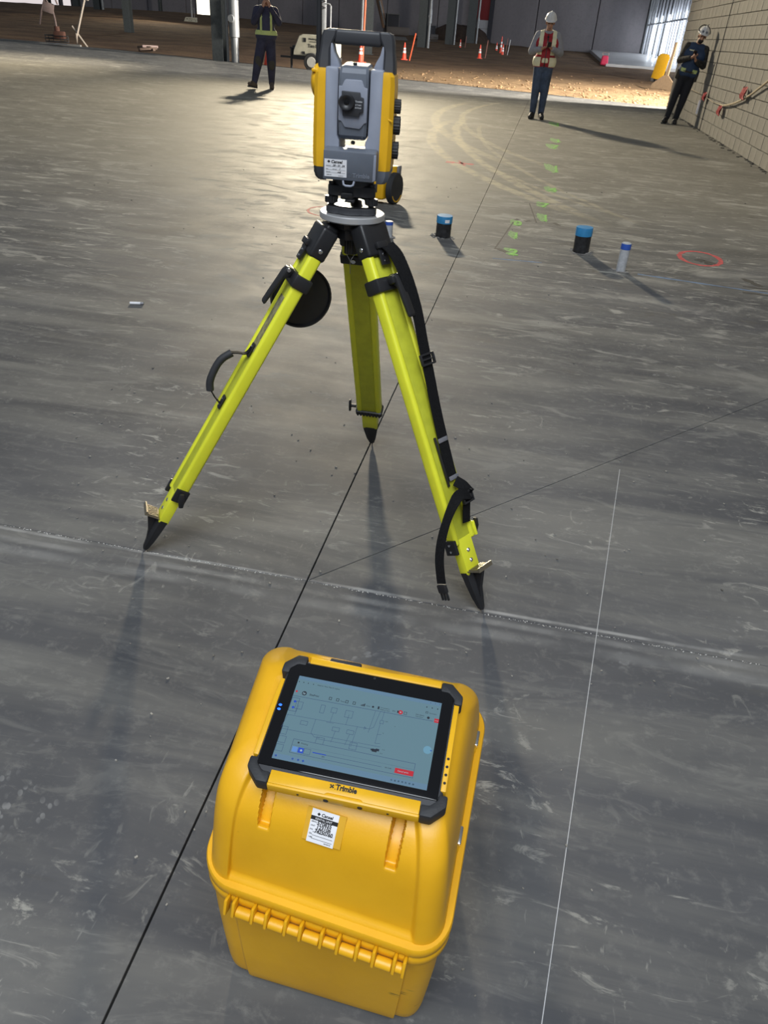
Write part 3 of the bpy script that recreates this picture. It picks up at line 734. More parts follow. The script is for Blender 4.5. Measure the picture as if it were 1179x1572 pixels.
yst('side_strip', [(-.1285, -.066), (-.1285, .060), (-.135, .060), (-.1365, .02), (-.1365, -.066)], -.020, -.002)
rs_ = yst('side_strip', [(.1265, -.064), (.1265, .072), (.1345, .072), (.1345, -.064)], -.020, -.002)
bm = B()
for yy in (-.052, -.040, -.028, -.016): lathe(bm, [(.0020, -.0016), (.0020, -.0012)], 12, Matrix.Translation((.1305, yy, 0)))
fin_split('button_symbol', bm, M_INK, rs_, smooth=0)
def corner(sx, sy):
    X_, Y_ = (.138, .104); L = .034
    poly = [(X_, Y_ - L), (X_, Y_ - .018), (X_ - .018, Y_), (X_ - L, Y_), (X_ - L, Y_ - .0165), (X_ - .022, Y_ - .0165), (X_ - .0125, Y_ - .026), (X_ - .0125, Y_ - L)]
    poly = [(sx * a, sy * b) for a, b in poly]
    bm = B(); prism(bm, poly, -.024, .0012, bev=.0028); fin('corner_bumper', bm, M_BLK2, tab)
for sx in (-1, 1):
    for sy in (-1, 1): corner(sx, sy)
bm = B(); box(bm, (-.047, .1085, -.010), (.050, .010, .012), .003); fin('port_cover', bm, M_BLK2, tab)
bm = B(); cyl(bm, (.003, .0885, -.0006), (.003, .0885, -.0002), .002, n=12); fin('front_lens', bm, M_INK, tab)
M_LED = K('blue_led', (.0, .05, .3), .3, emit=((.02, .12, 1.0), 2.5))
for yy in (.0145, .0075):
    bm = B(); ell(bm, (-.122, yy, -.0003), (.0026, .0019, .0004)); fin('indicator_light', bm, M_LED, tab)
# screen content (flat print on the lit panel)
ZS = .00045
M_UL = K('ui_line', (.01, .02, .05), .3, emit=((.02, .035, .09), 1.0), var=0); M_UK = K('ui_dark', (.01, .01, .015), .3, emit=((.012, .018, .025), 1.0), var=0)
M_UR = K('ui_red', (.2, .01, .015), .3, emit=((.25, .012, .02), 1.0), var=0); M_UB = K('ui_blue', (.01, .03, .2), .3, emit=((.01, .035, .22), 1.0), var=0)
M_UB2 = K('ui_pale_blue', (.05, .1, .2), .3, emit=((.06, .14, .32), 1.0), var=0); M_UT = K('ui_teal', (.05, .1, .14), .3, emit=((.085, .19, .25), 1.0), var=0)
M_UW = K('ui_pale', (.1, .12, .14), .3, emit=((.20, .32, .37), 1.0), var=0); M_UH = K('ui_strip', (.05, .07, .1), .3, emit=((.06, .13, .19), 1.0), var=0)
def seg(bm, a, b, wd=.35, z=ZS):
    a, b = V((a[0], a[1], 0)) * .001, V((b[0], b[1], 0)) * .001; d = b - a; L = d.length; an = atan2(d.y, d.x); c = (a + b) / 2
    box(bm, (c.x, c.y, z), (L + wd * .001, wd * .001, .0001), rot=(0, 0, an))
def rect(bm, x0, y0, x1, y1, wd=.35, z=ZS):
    for a, b in (((x0, y0), (x1, y0)), ((x1, y0), (x1, y1)), ((x1, y1), (x0, y1)), ((x0, y1), (x0, y0))): seg(bm, a, b, wd, z)
def frect(bm, x0, y0, x1, y1, z=ZS): box(bm, ((x0 + x1) * .0005, (y0 + y1) * .0005, z), (abs(x1 - x0) * .001, abs(y1 - y0) * .001, .0001))
def disc(bm, x, y, r, z=ZS, n=20): lathe(bm, [(r * .001, z - .00005), (r * .001, z + .00005)], n, Matrix.Translation((x * .001, y * .001, 0)))
def utx(bm, s_, x, y, size, z=ZS, **k): addtext(bm, s_, size * .001, Matrix.Translation((x * .001, y * .001, z)), depth=.00004, **k)
bm = B(); frect(bm, -108.4, 62, 108.4, 67.8); frect(bm, -108.4, -67.8, 108.4, -60); fin('window_bar', bm, M_UH, scn, smooth=0)
bm = B()
seg(bm, (-108, 33), (100, 36), .5); rect(bm, -108, 8, -97, 30, .5)
for x0, y0, x1, y1 in ((-100, 13, -90, 25), (-63, 14, -57, 27), (-47, 18, -39, 26), (-26, 15, -15, 26), (-85, -10, -75, -4), (-38, -10, -28, -4), (-17, -10, -7, -4), (26, 16, 31, 21), (-56, -34, -45, -24), (-8, -32, 2, -22), (-108, -30, -100, -18)): rect(bm, x0, y0, x1, y1, .4)
for pts in (((-108, 1), (8, 4)), ((-108, -22), (34, -20)), ((-56, -27), (34, -25)), ((-95, 19), (-97, 3)), ((-43, 18), (-44, 3)), ((-49, 1), (-39, 1.5)), ((-20, 20), (-21, 3)), ((-65, 2), (-66, -20)), ((-66, -20), (-60, -25)), ((-60, -25), (-52, -25)), ((-33, -10), (-35, -28)), ((-12, -10), (-15, -28)), ((-4, 4), (-6, -28)), ((16, 34), (13, -2)), ((23, 34), (19, 8)), ((19, 8), (14, 4)), ((14, 4), (6, 4)), ((29, 36), (28, 21)), ((27, 16), (26, -16)), ((26, -2), (32, -1)), ((26, -16), (33, -15)), ((-106, 2), (-110, -20)), ((6, 2), (9, 4)), ((6, 6), (9, 4)), ((6, 2), (6, 6))): seg(bm, *pts, .35)
rect(bm, -87, -55, 87, -34, .45); seg(bm, (-55, -48.5), (42, -48.5), .4); seg(bm, (-86, -43), (86, -43), .15)
rect(bm, -68, -53, -59, -45, .4); rect(bm, -108, -43, -98, -33, .4); rect(bm, -108, -56, -98, -46, .4)
fin('plan_lines', bm, M_UL, scn, smooth=0, kind='stuff')
bm = B()
disc(bm, -93, 40, 3.6); utx(bm, 'SitePrint', -85, 38.2, 4.2, bold=.00004)
for i, x0 in enumerate((-55, -44, -30, -19)): rect(bm, x0, 38, x0 + 3.5, 42, .7)
utx(bm, 'Tools', -38, 38, 3)
for i in range(4): frect(bm, -7 + i * 1.6, 38, -5.8 + i * 1.6, 39.6 + i)
utx(bm, 'Good', 1, 39, 2.4); disc(bm, 11, 40, 1.6); frect(bm, 18, 38, 20.5, 42.5); utx(bm, 'Connected to', 22, 40.6, 2.4); utx(bm, 'SitePrint robot', 22, 37.4, 2.4)
utx(bm, '87%', 40, 39, 2.6); frect(bm, 47, 38.2, 49.5, 41.8); rect(bm, 57, 38, 61, 42, .5); utx(bm, 'Add objects', 74, 41, 2.6); utx(bm, 'Total station', 74, 38, 2.2); disc(bm, 93, 40, 2)
utx(bm, 'HP SitePrint - Job', -104, 64, 2.8); utx(bm, 'siteprint  Floor Plan 01 Layout', -78, 57, 2.8)
for x0 in (-106, -99, -92, -84): disc(bm, x0, 57.8, .8)
for x0 in (88, 96, 104): disc(bm, x0, 57, .9)
for x0 in (92, 99, 105.5): frect(bm, x0, 64.5, x0 + 1, 65.5)
utx(bm, 'Comments', 93, 47, 2.4); rect(bm, 88, 47, 91, 49.5, .5)
utx(bm, 'Printing', -75, -39.5, 3.2); frect(bm, -80, -39.5, -77.5, -37); utx(bm, '28%', -42, -52.5, 2.6); utx(bm, '00:12:40', 47, -49, 2.6)
frect(bm, 24, -29, 31, -24.5); frect(bm, 29, -27, 34, -23.5); frect(bm, 22, -27.5, 26, -25); utx(bm, 'P-14', 38, -24, 2); utx(bm, 'P-15', 36, -30, 2); utx(bm, 'L-03', 33, 20, 2.2); utx(bm, '12', 33, 1, 2); utx(bm, '4', 48, 15, 2)
for i in range(7): frect(bm, 58 + i * 5, -65, 60.4 + i * 5, -62.6)
utx(bm, '2:28 PM', 96, -63, 2.2); utx(bm, '2/11/2024', 95, -66.3, 2.2)
fin('ui_text', bm, M_UK, scn, smooth=0, kind='stuff')
bm = B(); utx(bm, 'hp', -95.6, 38.6, 4.4, z=ZS + .00015, shear=.3, bold=.00003); fin('logo_letters', bm, M_UW, scn, smooth=0)
bm = B(); disc(bm, 52, 40, 3.4); frect(bm, 102, 34.5, 108.4, 41); frect(bm, 61, -53, 87, -45.5); disc(bm, -105, 41, 1.6); fin_split('red_button', bm, M_UR, scn, smooth=0)
bm = B(); utx(bm, 'Cancel print', 65, -50.3, 3, z=ZS + .00015); utx(bm, 'STOP', 103, 36.8, 2, z=ZS + .00015); frect(bm, 51, 39.2, 53, 40.8, z=ZS + .0001); disc(bm, -72, -49, 1.6, z=ZS + .0001); fin('ui_pale_text', bm, M_UW, scn, smooth=0, kind='stuff')
bm = B(); frect(bm, -76.5, -53, -68.5, -45); seg(bm, (-55, -48.3), (-37, -48.3), 1.4); disc(bm, -102.5, 24, 2); disc(bm, -102.5, 14, 2); disc(bm, 105, -10, 1.2)
for i, x0 in enumerate((-104, -80, -72, -65)): disc(bm, x0, -63.5, 1.6)
fin('blue_button', bm, M_UB, scn, smooth=0, kind='stuff')
bm = B(); frect(bm, -87 + 2, -53, -77.5, -45); fin('pale_button', bm, M_UB2, scn, smooth=0)
bm = B(); lathe(bm, [(.0095, ZS - .00005), (.0095, ZS + .00003)], 24, Matrix.Translation((.1085, -.010, 0)), a0=pi / 2, a1=1.5 * pi); disc(bm, 100, -10, 6); fin('teal_tab', bm, M_UT, scn, smooth=0)
bm = B(); addtext(bm, 'Trimble', .0105, TR((-.0115, -.0925, -.0012)), bold=.00045, sx=.86)
for k in range(5):
    a0 = k * 1.1; lathe(bm, [(.0042, .0), (.0042, .0003)], 10, Matrix.Translation((-.0172, -.0893, -.0014)), a0=a0, a1=a0 + .8)
for dx, dy in ((-.0017, .0016), (.0014, .0018), (-.0014, -.0016), (.0018, -.0012), (0, 0)): cyl(bm, (-.0172 + dx, -.0893 + dy, -.0014), (-.0172 + dx, -.0893 + dy, -.0010), .0012, n=8)
for dx, dy in ((.0043, .003), (.0048, -.0028)): cyl(bm, (-.0172 + dx, -.0893 + dy, -.0014), (-.0172 + dx, -.0893 + dy, -.0010), .0007, n=8)
fin('brand_print', bm, M_INK, yb, smooth=0)
# ================================================================== TRIPOD
TC = V((-.139, 2.027, 0))
tri = thing('surveying_tripod', 'bright lime yellow surveying tripod with black straps standing on the concrete', 'tripod', TC)
bm = B(); lathe(bm, [(.02, .962), (.080, .962), (.0835, .965), (.0835, .977), (.081, .979), (.02, .979)], 64); fin('head_plate', bm, K('satin_aluminium', (.75, .75, .76), .32, .75), tri, label='bright metal head plate')
bm = B(); lathe(bm, [(.02, .962), (.060, .962), (.058, .946), (.050, .940), (.050, .928), (.046, .916), (.02, .914)], 6, Matrix.Rotation(.26, 4, 'Z')); fin('head_hub', bm, M_BLK, tri, smooth=20)
bm = B(); t_ = bmesh.new(); n = 40; vs = []
pr = []
for i in range(n): r = .0175 if i % 4 < 2 else .0155; pr.append((r * cos(2 * pi * i / n), r * sin(2 * pi * i / n)))
t_.free(); prism(bm, pr, .875, .916); fin('centre_screw', bm, M_BLK, tri, smooth=20)
bm = B(); tube(bm, [(-.012, -.008, .876), (-.003, -.010, .862), (.0, -.010, .855)], .0008, 6); tube(bm, [(.012, -.008, .876), (.003, -.010, .862), (.0, -.010, .855)], .0008, 6); tube(bm, [(0, -.010, .856), (.001, -.012, .825)], .0011, 6)
fin('plumb_hook', bm, M_STEEL, tri)
FEET = dict(L=V((-.581, -.215, 0)), R=V((.443, -.381, 0)), B=V((.072, .596, 0)))
LEGM = {}; LEGO = {}
def screw(bm, p0, nrm, r=.005, h=.0025, mtx=None):
    p0, nrm = V(p0), V(nrm); lathe_pts = None
    cyl(bm, p0, p0 + nrm * h, r, n=14, bev=.0008, mtx=mtx); 
def leg(key_):
    P1 = FEET[key_]; rad = V((P1.x, P1.y, 0)).normalized(); P0 = rad * .062 + V((0, 0, .945))
    zax = (P0 - P1).normalized(); tx = V((0, 0, 1)).cross(rad).normalized(); ny = zax.cross(tx)
    if ny.dot(rad) < 0: ny = -ny
    L = (P0 - P1).length
    M = Matrix(((tx.x, ny.x, zax.x, P1.x), (tx.y, ny.y, zax.y, P1.y), (tx.z, ny.z, zax.z, P1.z), (0, 0, 0, 1)))
    LEGM[key_] = M
    # local: x across the leg, y outward, z up the leg from the point
    bm = B(); box(bm, (0, -.001, .57), (.052, .028, .88), .002, mtx=M); lg = fin('leg', bm, M_LIME2, tri); LEGO[key_] = lg
    for s_ in (-1, 1):
        bm = B(); box(bm, (s_ * .0345, 0, .622), (.020, .036, .800), .008, mtx=M, seg=3); fin('rail', bm, M_LIME, lg)
    bm = B(); box(bm, (0, -.001, .185), (.056, .030, .105), .003, mtx=M); fin('lower_leg', bm, M_LIME, lg)
    # shoe, step and point
    bm = B()
    def sec(z, w_, d, oy): return [V((x_ * w_, y_ * d + oy, z)) for x_, y_ in ((-.5, -.35), (-.25, -.5), (.25, -.5), (.5, -.35), (.5, .25), (.2, .5), (-.2, .5), (-.5, .25))]
    rings = [[M @ q for q in sec(*a)] for a in ((.014, .010, .010, 0), (.022, .018, .018, 0), (.055, .034, .026, 0), (.095, .046, .032, 0), (.125, .054, .034, 0), (.138, .058, .034, 0))]
    loft(bm, rings); fin('shoe', bm, M_BLK, lg, smooth=25)
    bm = B(); prism(bm, [(.012, .138), (.050, .140), (.044, .130), (.022, .085), (.012, .05)], -.006, .006, mtx=M @ Matrix(((0, 0, 1, 0), (1, 0, 0, 0), (0, 1, 0, 0), (0, 0, 0, 1))))
    fin('shoe_rib', bm, M_BLK, lg, smooth=20)
    bm = B(); cyl(bm, (0, 0, .0), (0, 0, .018), .0012, .005, mtx=M, n=10); fin('steel_point', bm, M_STEEL, lg)
    bm = B(); box(bm, (0, .036, .1425), (.058, .042, .003), mtx=M); box(bm, (0, .0575, .147), (.058, .004, .013), mtx=M)
    for k in range(8): box(bm, (-.0245 + k * .007, .0365, .1460), (.0026, .034, .0036), mtx=M)
    fin('foot_step', bm, M_BRASSY, lg, smooth=20)
    bm = B()
    for z in (.168, .198): cyl(bm, (0, .0135, z), (0, .0165, z), .0062, n=16, bev=.001, mtx=M); lathe(bm, [(.0028, .0165), (.0022, .0170)], 6, M @ Matrix.Translation((0, 0, z)) @ Matrix.Rotation(-pi / 2, 4, 'X'))
    fin_split('bolt', bm, M_CHROME, lg)
    # collar at the bottom of the outer rails with wing knob
    bm = B()
    if key_ == 'B':
        box(bm, (0, 0, .232), (.098, .046, .022), .006, mtx=M)
        for k in range(8): box(bm, (-.04 + k * .0115, .0235, .232), (.006, .003, .02), mtx=M)
        for k in range(8): box(bm, (-.04 + k * .0115, -.0235, .232), (.006, .003, .02), mtx=M)
        fin('collar', bm, M_BLK, lg); ks = 1
    else:
        box(bm, (-.0475, 0, .222), (.010, .040, .042), .002, mtx=M); fin('collar', bm, M_BLK, lg)
        bm = B()
        for z in (.212, .231): cyl(bm, (-.0525, 0, z), (-.0545, 0, z), .0035, n=10, mtx=M)
        fin_split('rivet', bm, M_CHROME, lg)
        bm = B(); box(bm, (.047, 0, .245), (.008, .040, .042), .002, mtx=M); fin('clamp_plate', bm, M_LIME if key_ == 'R' else M_BLK, lg); ks = 1
    sx = 1
    bm = B(); cyl(bm, (sx * .05, 0, .245), (sx * .068, 0, .245), .006, n=12, mtx=M)
    prism(bm, [(-.006, -.022), (.006, -.022), (.008, -.008), (.010, 0), (.008, .008), (.006, .022), (-.006, .022), (-.009, 0)], -.004, .004, mtx=M @ Matrix.Translation((sx * .072, 0, .245)) @ Matrix.Rotation(pi / 2, 4, 'Y') @ Matrix.Rotation(1.2, 4, 'Z'), bev=.002)
    fin('wing_knob', bm, M_BLK, lg)
    # top cap
    bm = B(); box(bm, (0, 0, 1.052), (.094, .046, .082), .008, mtx=M, seg=3); box(bm, (0, -.006, 1.086), (.060, .036, .036), .008, mtx=M, seg=3)
    fin('leg_cap', bm, M_BLK, lg)
    bm = B()
    for s_ in (-1, 1):
        cyl(bm, (s_ * .0465, 0, 1.035), (s_ * .0495, 0, 1.035), .006, n=14, bev=.001, mtx=M); cyl(bm, (s_ * .0495, 0, 1.035), (s_ * .0500, 0, 1.035), .0045, .0035, n=6, mtx=M)
    fin_split('cap_screw', bm, M_CHROME, lg)
    if key_ != 'B':
        bm = B(); box(bm, (-.012 if key_ == 'L' else 0, .024, 1.008), (.030, .005, .044), .001, mtx=M); box(bm, (-.012 if key_ == 'L' else .0, .026, 1.035), (.040, .016, .018), .004, mtx=M); fin('bracket', bm, M_BLK, lg)
        bm = B()
        for z in (.995, 1.012): cyl(bm, (-.012 if key_ == 'L' else 0, .0265, z), (-.012 if key_ == 'L' else 0, .0285, z), .004, n=10, mtx=M)
        fin_split('bracket_screw', bm, M_CHROME, lg)
        # quick clamp with lever
        bm = B(); box(bm, (0, 0, .940), (.102, .050, .036), .005, mtx=M); box(bm, (.0, .033, .945), (.030, .024, .022), .005, mtx=M); fin('clamp_collar', bm, M_BLK, lg)
        bm = B(); prism(bm, [(.026, .96), (.046, .957), (.050, .945), (.058, .85), (.054, .842), (.049, .846), (.040, .925), (.028, .935)], -.012, .012, mtx=M @ Matrix(((0, 0, 1, .006), (1, 0, 0, 0), (0, 1, 0, 0), (0, 0, 0, 1))), bev=.003)
        fin('clamp_lever', bm, M_BLK, lg)
        bm = B(); cyl(bm, (-.012, .040, .952), (.024, .040, .952), .005, n=12, mtx=M); fin('lever_pin', bm, M_CHROME, lg)
    else:
        bm = B(); box(bm, (0, 0, .965), (.100, .044, .030), .004, mtx=M); fin('clamp_collar', bm, M_BLK, lg)
        bm = B(); cyl(bm, (.012, -.022, .965), (.012, -.026, .965), .007, n=14, bev=.001, mtx=M); fin('collar_bolt', bm, M_CHROME, lg)
    return lg
for k_ in 'LRB': leg(k_)
# carry handle and clear label on the left leg
M = LEGM['L']; lg = LEGO['L']
bm = B()
for z in (.715, .545): box(bm, (.004, .0185, z), (.020, .006, .042), .004, mtx=M)
fin_split('handle_bracket', bm, M_BLK, lg)
bm = B()
for z in (.705, .725, .535, .555): cyl(bm, (.004, .0212, z), (.004, .0230, z), .003, n=8, mtx=M)
fin_split('bracket_screw', bm, M_CHROME, lg)
pts = spline([(.004, .020, .725), (.004, .026, .700), (.004, .050, .690), (.004, .072, .672), (.004, .078, .62), (.004, .070, .575), (.004, .045, .552), (.004, .022, .540)], 6)
bm = B(); ribbon(bm, pts, [V((1, 0, 0))] * len(pts), .016, .0025, mtx=M); ch_ = fin('carry_strap', bm, M_WEB, lg)
bm = B(); hp_ = spline([(.004, .060, .684), (.004, .076, .655), (.004, .079, .62), (.004, .074, .585), (.004, .062, .562)], 8); tube(bm, hp_, .0105, 12, mtx=M); fin('carry_handle', bm, M_BLK2, lg)
bm = B(); box(bm, (.0, .0142, .80), (.040, .0006, .17), mtx=M); fin('clear_label', bm, K('silver_label', (.50, .46, .22), .12, .55, var=.35, scale=60), lg, smooth=0)
# round head cover hanging behind the left leg
bm = B(); c0 = V((-.075, -.052, .895)); m_ = M @ Matrix.Translation(c0) @ Matrix.Rotation(pi / 2, 4, 'Y')
lathe(bm, [(.001, .006), (.080, .006), (.085, .010), (.085, .022), (.081, .022), (.078, .012), (.001, .012)], 48, m_)
cov = fin('head_cover', bm, M_BLK, lg, label='round black head cover hanging on the leg')
bm = B(); box(bm, (-.052, -.020, .960), (.014, .012, .05), .003, mtx=M); box(bm, (-.064, -.022, .807), (.020, .016, .014), .003, mtx=M); fin_split('cover_clip', bm, M_BLK, cov)
# shoulder strap on the right leg
M = LEGM['R']; lg = LEGO['R']
pts = spline([(.018, .030, 1.032), (.024, .045, 1.000), (.030, .052, .93), (.033, .050, .85), (.030, .042, .77), (.028, .034, .69), (.024, .026, .60), (.020, .022, .515), (.016, .021, .45), (.014, .021, .40)], 6)
bm = B(); ribbon(bm, pts, [V((1, 0, 0))] * len(pts), [.052 - .014 * min(1, i / 20) for i in range(len(pts))], .0022, mtx=M); ss = fin('shoulder_strap', bm, M_WEB, lg, label='black webbing shoulder strap')
bm = B()
q = V((.031, .0405, .728))
for s_ in (-1, 1): box(bm, q + V((s_ * .024, 0, 0)), (.006, .008, .030), .002, mtx=M); box(bm, q + V((0, 0, s_ * .013)), (.052, .008, .006), .002, mtx=M)
box(bm, q, (.05, .006, .005), .002, mtx=M); fin('strap_adjuster', bm, M_BLK, ss)
for z in (.512, .405):
    bm = B(); box(bm, (.017, .0245, z), (.037, .0025, .012), .0008, mtx=M); fin('strap_keeper', bm, K('grey_webbing', (.16, .16, .18), .7, bump=.4, scale=100), ss)
bm = B(); box(bm, (-.006, .0185, .455), (.006, .007, .14), .002, mtx=M); fin('strap_rail', bm, M_BLK, lg)
pts = spline([(.014, .028, .395), (.030, .040, .372), (.038, .046, .350), (.022, .052, .352), (-.012, .054, .362), (-.05, .060, .350), (-.098, .062, .318), (-.132, .056, .275), (-.150, .050, .235), (-.160, .048, .20), (-.167, .048, .172)], 7)
sd = []
for i in range(len(pts)):
    f = i / (len(pts) - 1); f2 = min(1, max(0, (f - .3) / .3)); sd.append(V((.25 * (1 - f2), -.15 - .85 * f2, 1 * (1 - f2) + .05)))
bm = B(); ribbon(bm, pts, sd, .030, .002, mtx=M); fin('strap_tail', bm, M_WEB, ss)
bm = B(); q = V((-.169, .048, .158)); box(bm, q, (.012, .028, .024), .003, mtx=M)
for dy in (-.010, 0, .010): box(bm, q + V((0, dy, -.020)), (.006, .0055, .026), .002, mtx=M)
fin('side_release_clip', bm, M_BLK, ss)
pts = [(.022, .047, .362), (.022, .042, .34), (.018, .034, .31), (.012, .026, .275)]
bm = B(); ribbon(bm, spline(pts, 5), [V((1, 0, 0))] * 16, .030, .003, mtx=M); fin('strap_end', bm, M_WEB, ss)
bm = B()
q = V((.022, .047, .345))
for s_ in (-1, 1): box(bm, q + V((s_ * .019, 0, 0)), (.006, .010, .032), .002, mtx=M); box(bm, q + V((0, 0, s_ * .014)), (.042, .010, .006), .002, mtx=M)
box(bm, q + V((0, .002, 0)), (.03, .005, .012), .002, mtx=M); fin('buckle', bm, M_BLK, ss)
# ================================================================== TOTAL STATION
ts_ = thing('total_station', 'yellow and grey robotic survey instrument mounted on the lime tripod', 'instrument', (TC.x, TC.y, .9798), rz=radians(-3))
mm_ = .001
def P(*a): return V(a) * mm_
# tribrach
bm = B()
def trilobe(r0, r1, n=72, rot=0.): return [((r0 + r1 * (max(0, cos(3 * (2 * pi * i / n - rot)))) ** 1.5) * cos(2 * pi * i / n), (r0 + r1 * (max(0, cos(3 * (2 * pi * i / n - rot)))) ** 1.5) * sin(2 * pi * i / n)) for i in range(n)]
TA = -pi / 2 + pi / 3
prism(bm, trilobe(.046, .021, rot=TA), .041, .066, bev=.003); tb = fin('tribrach', bm, M_IDK, ts_)
bm = B(); prism(bm, trilobe(.058, .013, rot=TA), .0, .017, bev=.003); fin('base_plate', bm, M_IDK, tb)
bm = B(); prism(bm, trilobe(.056, .011, rot=TA), .017, .0195); fin('spring_plate', bm, K('black_spring_plate', (.02, .02, .022), .3, .6), tb)
for k in range(3):
    a = TA + 2 * pi * k / 3; c = V((.058 * cos(a), .058 * sin(a), 0))
    bm = B(); cyl(bm, c + P(0, 0, 18), c + P(0, 0, 72), .0075, n=14); n = 32
    prism(bm, [((.0165 if i % 2 else .0150) * cos(2 * pi * i / n) + c.x, (.0165 if i % 2 else .0150) * sin(2 * pi * i / n) + c.y) for i in range(n)], .024, .039)
    fin('foot_screw', bm, M_BLK, tb, smooth=20)
bm = B(); box(bm, P(-8, -58, 46), P(30, 14, 16), .003); cyl(bm, P(-8, -64, 46), P(-8, -68, 46), .004, n=10); fin('locking_lever', bm, M_BLK, tb)
bm = B(); box(bm, P(0, -62, 36), P(24, 18, 7), .002); fin('optical_plummet', bm, M_BLK, tb)
bm = B(); lathe(bm, [(.02, .064), (.049, .064), (.052, .068), (.052, .078), (.047, .084), (.02, .084)], 40); fin('turning_base', bm, M_IDK, ts_)
# U shaped frame
bm = B()
fr_poly = [(-70, 84), (70, 84), (70, 300), (66, 318), (38, 318), (36.5, 306), (36.5, 178), (31, 168), (31, 146), (-31, 146), (-31, 168), (-36.5, 178), (-36.5, 306), (-38, 318), (-66, 318), (-70, 300)]
XZ = Matrix(((1, 0, 0, 0), (0, 0, -1, 0), (0, 1, 0, 0), (0, 0, 0, 1)))
prism(bm, [(a * mm_, b * mm_) for a, b in fr_poly], -.052, .058, mtx=XZ, bev=.003); fin('frame', bm, M_IG, ts_)
# yellow side covers and dark skirts
def side(s_):
    poly = [(66, -60), (84, -60), (93, -50), (93, 50), (84, 60), (66, 60)]
    bm = B(); rings = []
    for z, g in ((108, 0), (113, 1), (150, 2), (230, 1), (290, 0), (306, -2), (314, -9)):
        rings.append([P(s_ * (66 + (x_ - 66) * (1 + g / 27) if x_ > 66 else 66), y_ * (1 + g * .004), z) for x_, y_ in poly])
    loft(bm, rings); c = fin('side_cover', bm, M_IY, ts_, smooth=25)
    bm = B(); rings = []
    for z, g in ((107.5, 0), (95, -1), (84, -6), (78, -14)): rings.append([P(s_ * (62 if x_ <= 66 else x_ + g * .8), y_ * (1 + g * .006), z) for x_, y_ in poly])
    loft(bm, rings); fin('lower_skirt', bm, M_IG2 if s_ > 0 else M_IDK, ts_, smooth=25)
    return c
cl = side(-1); cr = side(1)
bm = B(); ell(bm, P(-92, -5, 285), P(16, 46, 36)); box(bm, P(-86, -5, 308), P(30, 90, 8), .003); fin('cover_bulge', bm, M_IY, cl)
bm = B(); cyl(bm, P(-92, -20, 228), P(-98, -20, 228), .006, n=14, bev=.001); fin('clamp_button', bm, M_BLK, ts_)
for z, r, l_ in ((246, 15.5, 15), (206, 20, 16), (152, 19, 15)):
    bm = B(); n = 36; prism(bm, [((r if i % 2 else r - 1.2) * mm_ * cos(2 * pi * i / n), (r if i % 2 else r - 1.2) * mm_ * sin(2 * pi * i / n)) for i in range(n)], 0, l_ * mm_, mtx=Matrix.Translation(P(93, -22, z)) @ Matrix.Rotation(pi / 2, 4, 'Y')); fin('drive_knob', bm, M_BLK2, ts_, smooth=20)
bm = B(); box(bm, P(95, -46, 165), P(2, 3, 26), .0008); fin('cover_slot', bm, M_INK, cr)
bm = B(); box(bm, P(88, -59.5, 218), P(12, 3, 4), .001, rot=(0, radians(20), 0)); fin('cover_catch', bm, M_IY, cr)
# handle
bm = B()
for s_ in (-1, 1):
    rings = []
    for z, x0, x1, y_ in ((310, 62, 90, 28), (330, 62, 89, 25), (352, 62, 86, 21), (362, 58, 85, 20), (378, 50, 83, 19), (387, 48, 79, 18), (391, 48, 70, 15)):
        rings.append([P(s_ * x_, yy, z) for x_, yy in ((x0, -y_), (x0 + 4, -y_ - 3), (x1 - 5, -y_ - 3), (x1, -y_ + 3), (x1, y_ - 3), (x1 - 5, y_ + 3), (x0 + 4, y_ + 3), (x0, y_))])
    loft(bm, rings)
pst = bm; bm = B(); box(bm, P(0, 0, 376), P(112, 37, 30), .007, seg=3); hd = fin('carry_handle', bm, M_IDK, ts_); fin_split('handle_post', pst, M_IDK, hd, smooth=30)
bm = B()
for s_ in (-1, 1): prism(bm, [(s_ * a * mm_, b * mm_) for a, b in ((38, 316), (62, 316), (62, 366), (57, 362), (53, 345), (44, 330))], -.022, .022, mtx=XZ, bev=.002)
fin_split('handle_gusset', bm, M_IG, ts_)
# telescope
tl = radians(3)
TMx = Matrix.Translation(P(0, 0, 250)) @ Matrix.Rotation(tl, 4, 'X') @ Matrix.Diagonal((1.07, 1, 1, 1))
def tsec(z, wd, f, b): return [TMx @ P(x_, y_, z) for x_, y_ in ((-wd, -f + 5), (-wd + 5, -f), (wd - 5, -f), (wd, -f + 5), (wd, b - 6), (wd - 6, b), (-wd + 6, b), (-wd, b - 6))]
bm = B(); loft(bm, [tsec(*a) for a in ((-79, 24, 40, 30), (-74, 29, 58, 45), (-66, 30.5, 66, 50), (-40, 31.5, 69, 52), (0, 32, 70, 54), (45, 32, 69, 52), (62, 31, 66, 48), (71, 30, 58, 42), (75, 26, 46, 34))]); tel = fin('telescope', bm, M_IG2, ts_, smooth=28)
bm = B(); prism(bm, [(a * mm_, b * mm_) for a, b in ((-31, 36), (-24, 36), (-19, 48), (-16, 50), (17, 50), (20, 47), (24, 36), (31, 34), (31, -36), (26, -38), (20, -46), (16, -50), (-16, -48), (-19, -44), (-24, -36), (-31, -34))], .066, .0715, mtx=TMx @ XZ, bev=.001); fin('telescope_face', bm, M_IG, tel)
bm = B(); prism(bm, [(a * mm_, b * mm_) for a, b in ((-24, 27), (16, 26), (17, 17), (24, 15), (24, -14), (16, -16), (16, -24), (-21, -24))], .071, .078, mtx=TMx @ XZ, bev=.0015); lp = fin('lens_plate', bm, M_IDK, tel)
LM = TMx @ Matrix.Translation(P(-12, -78, 5)) @ Matrix.Rotation(pi / 2, 4, 'X')
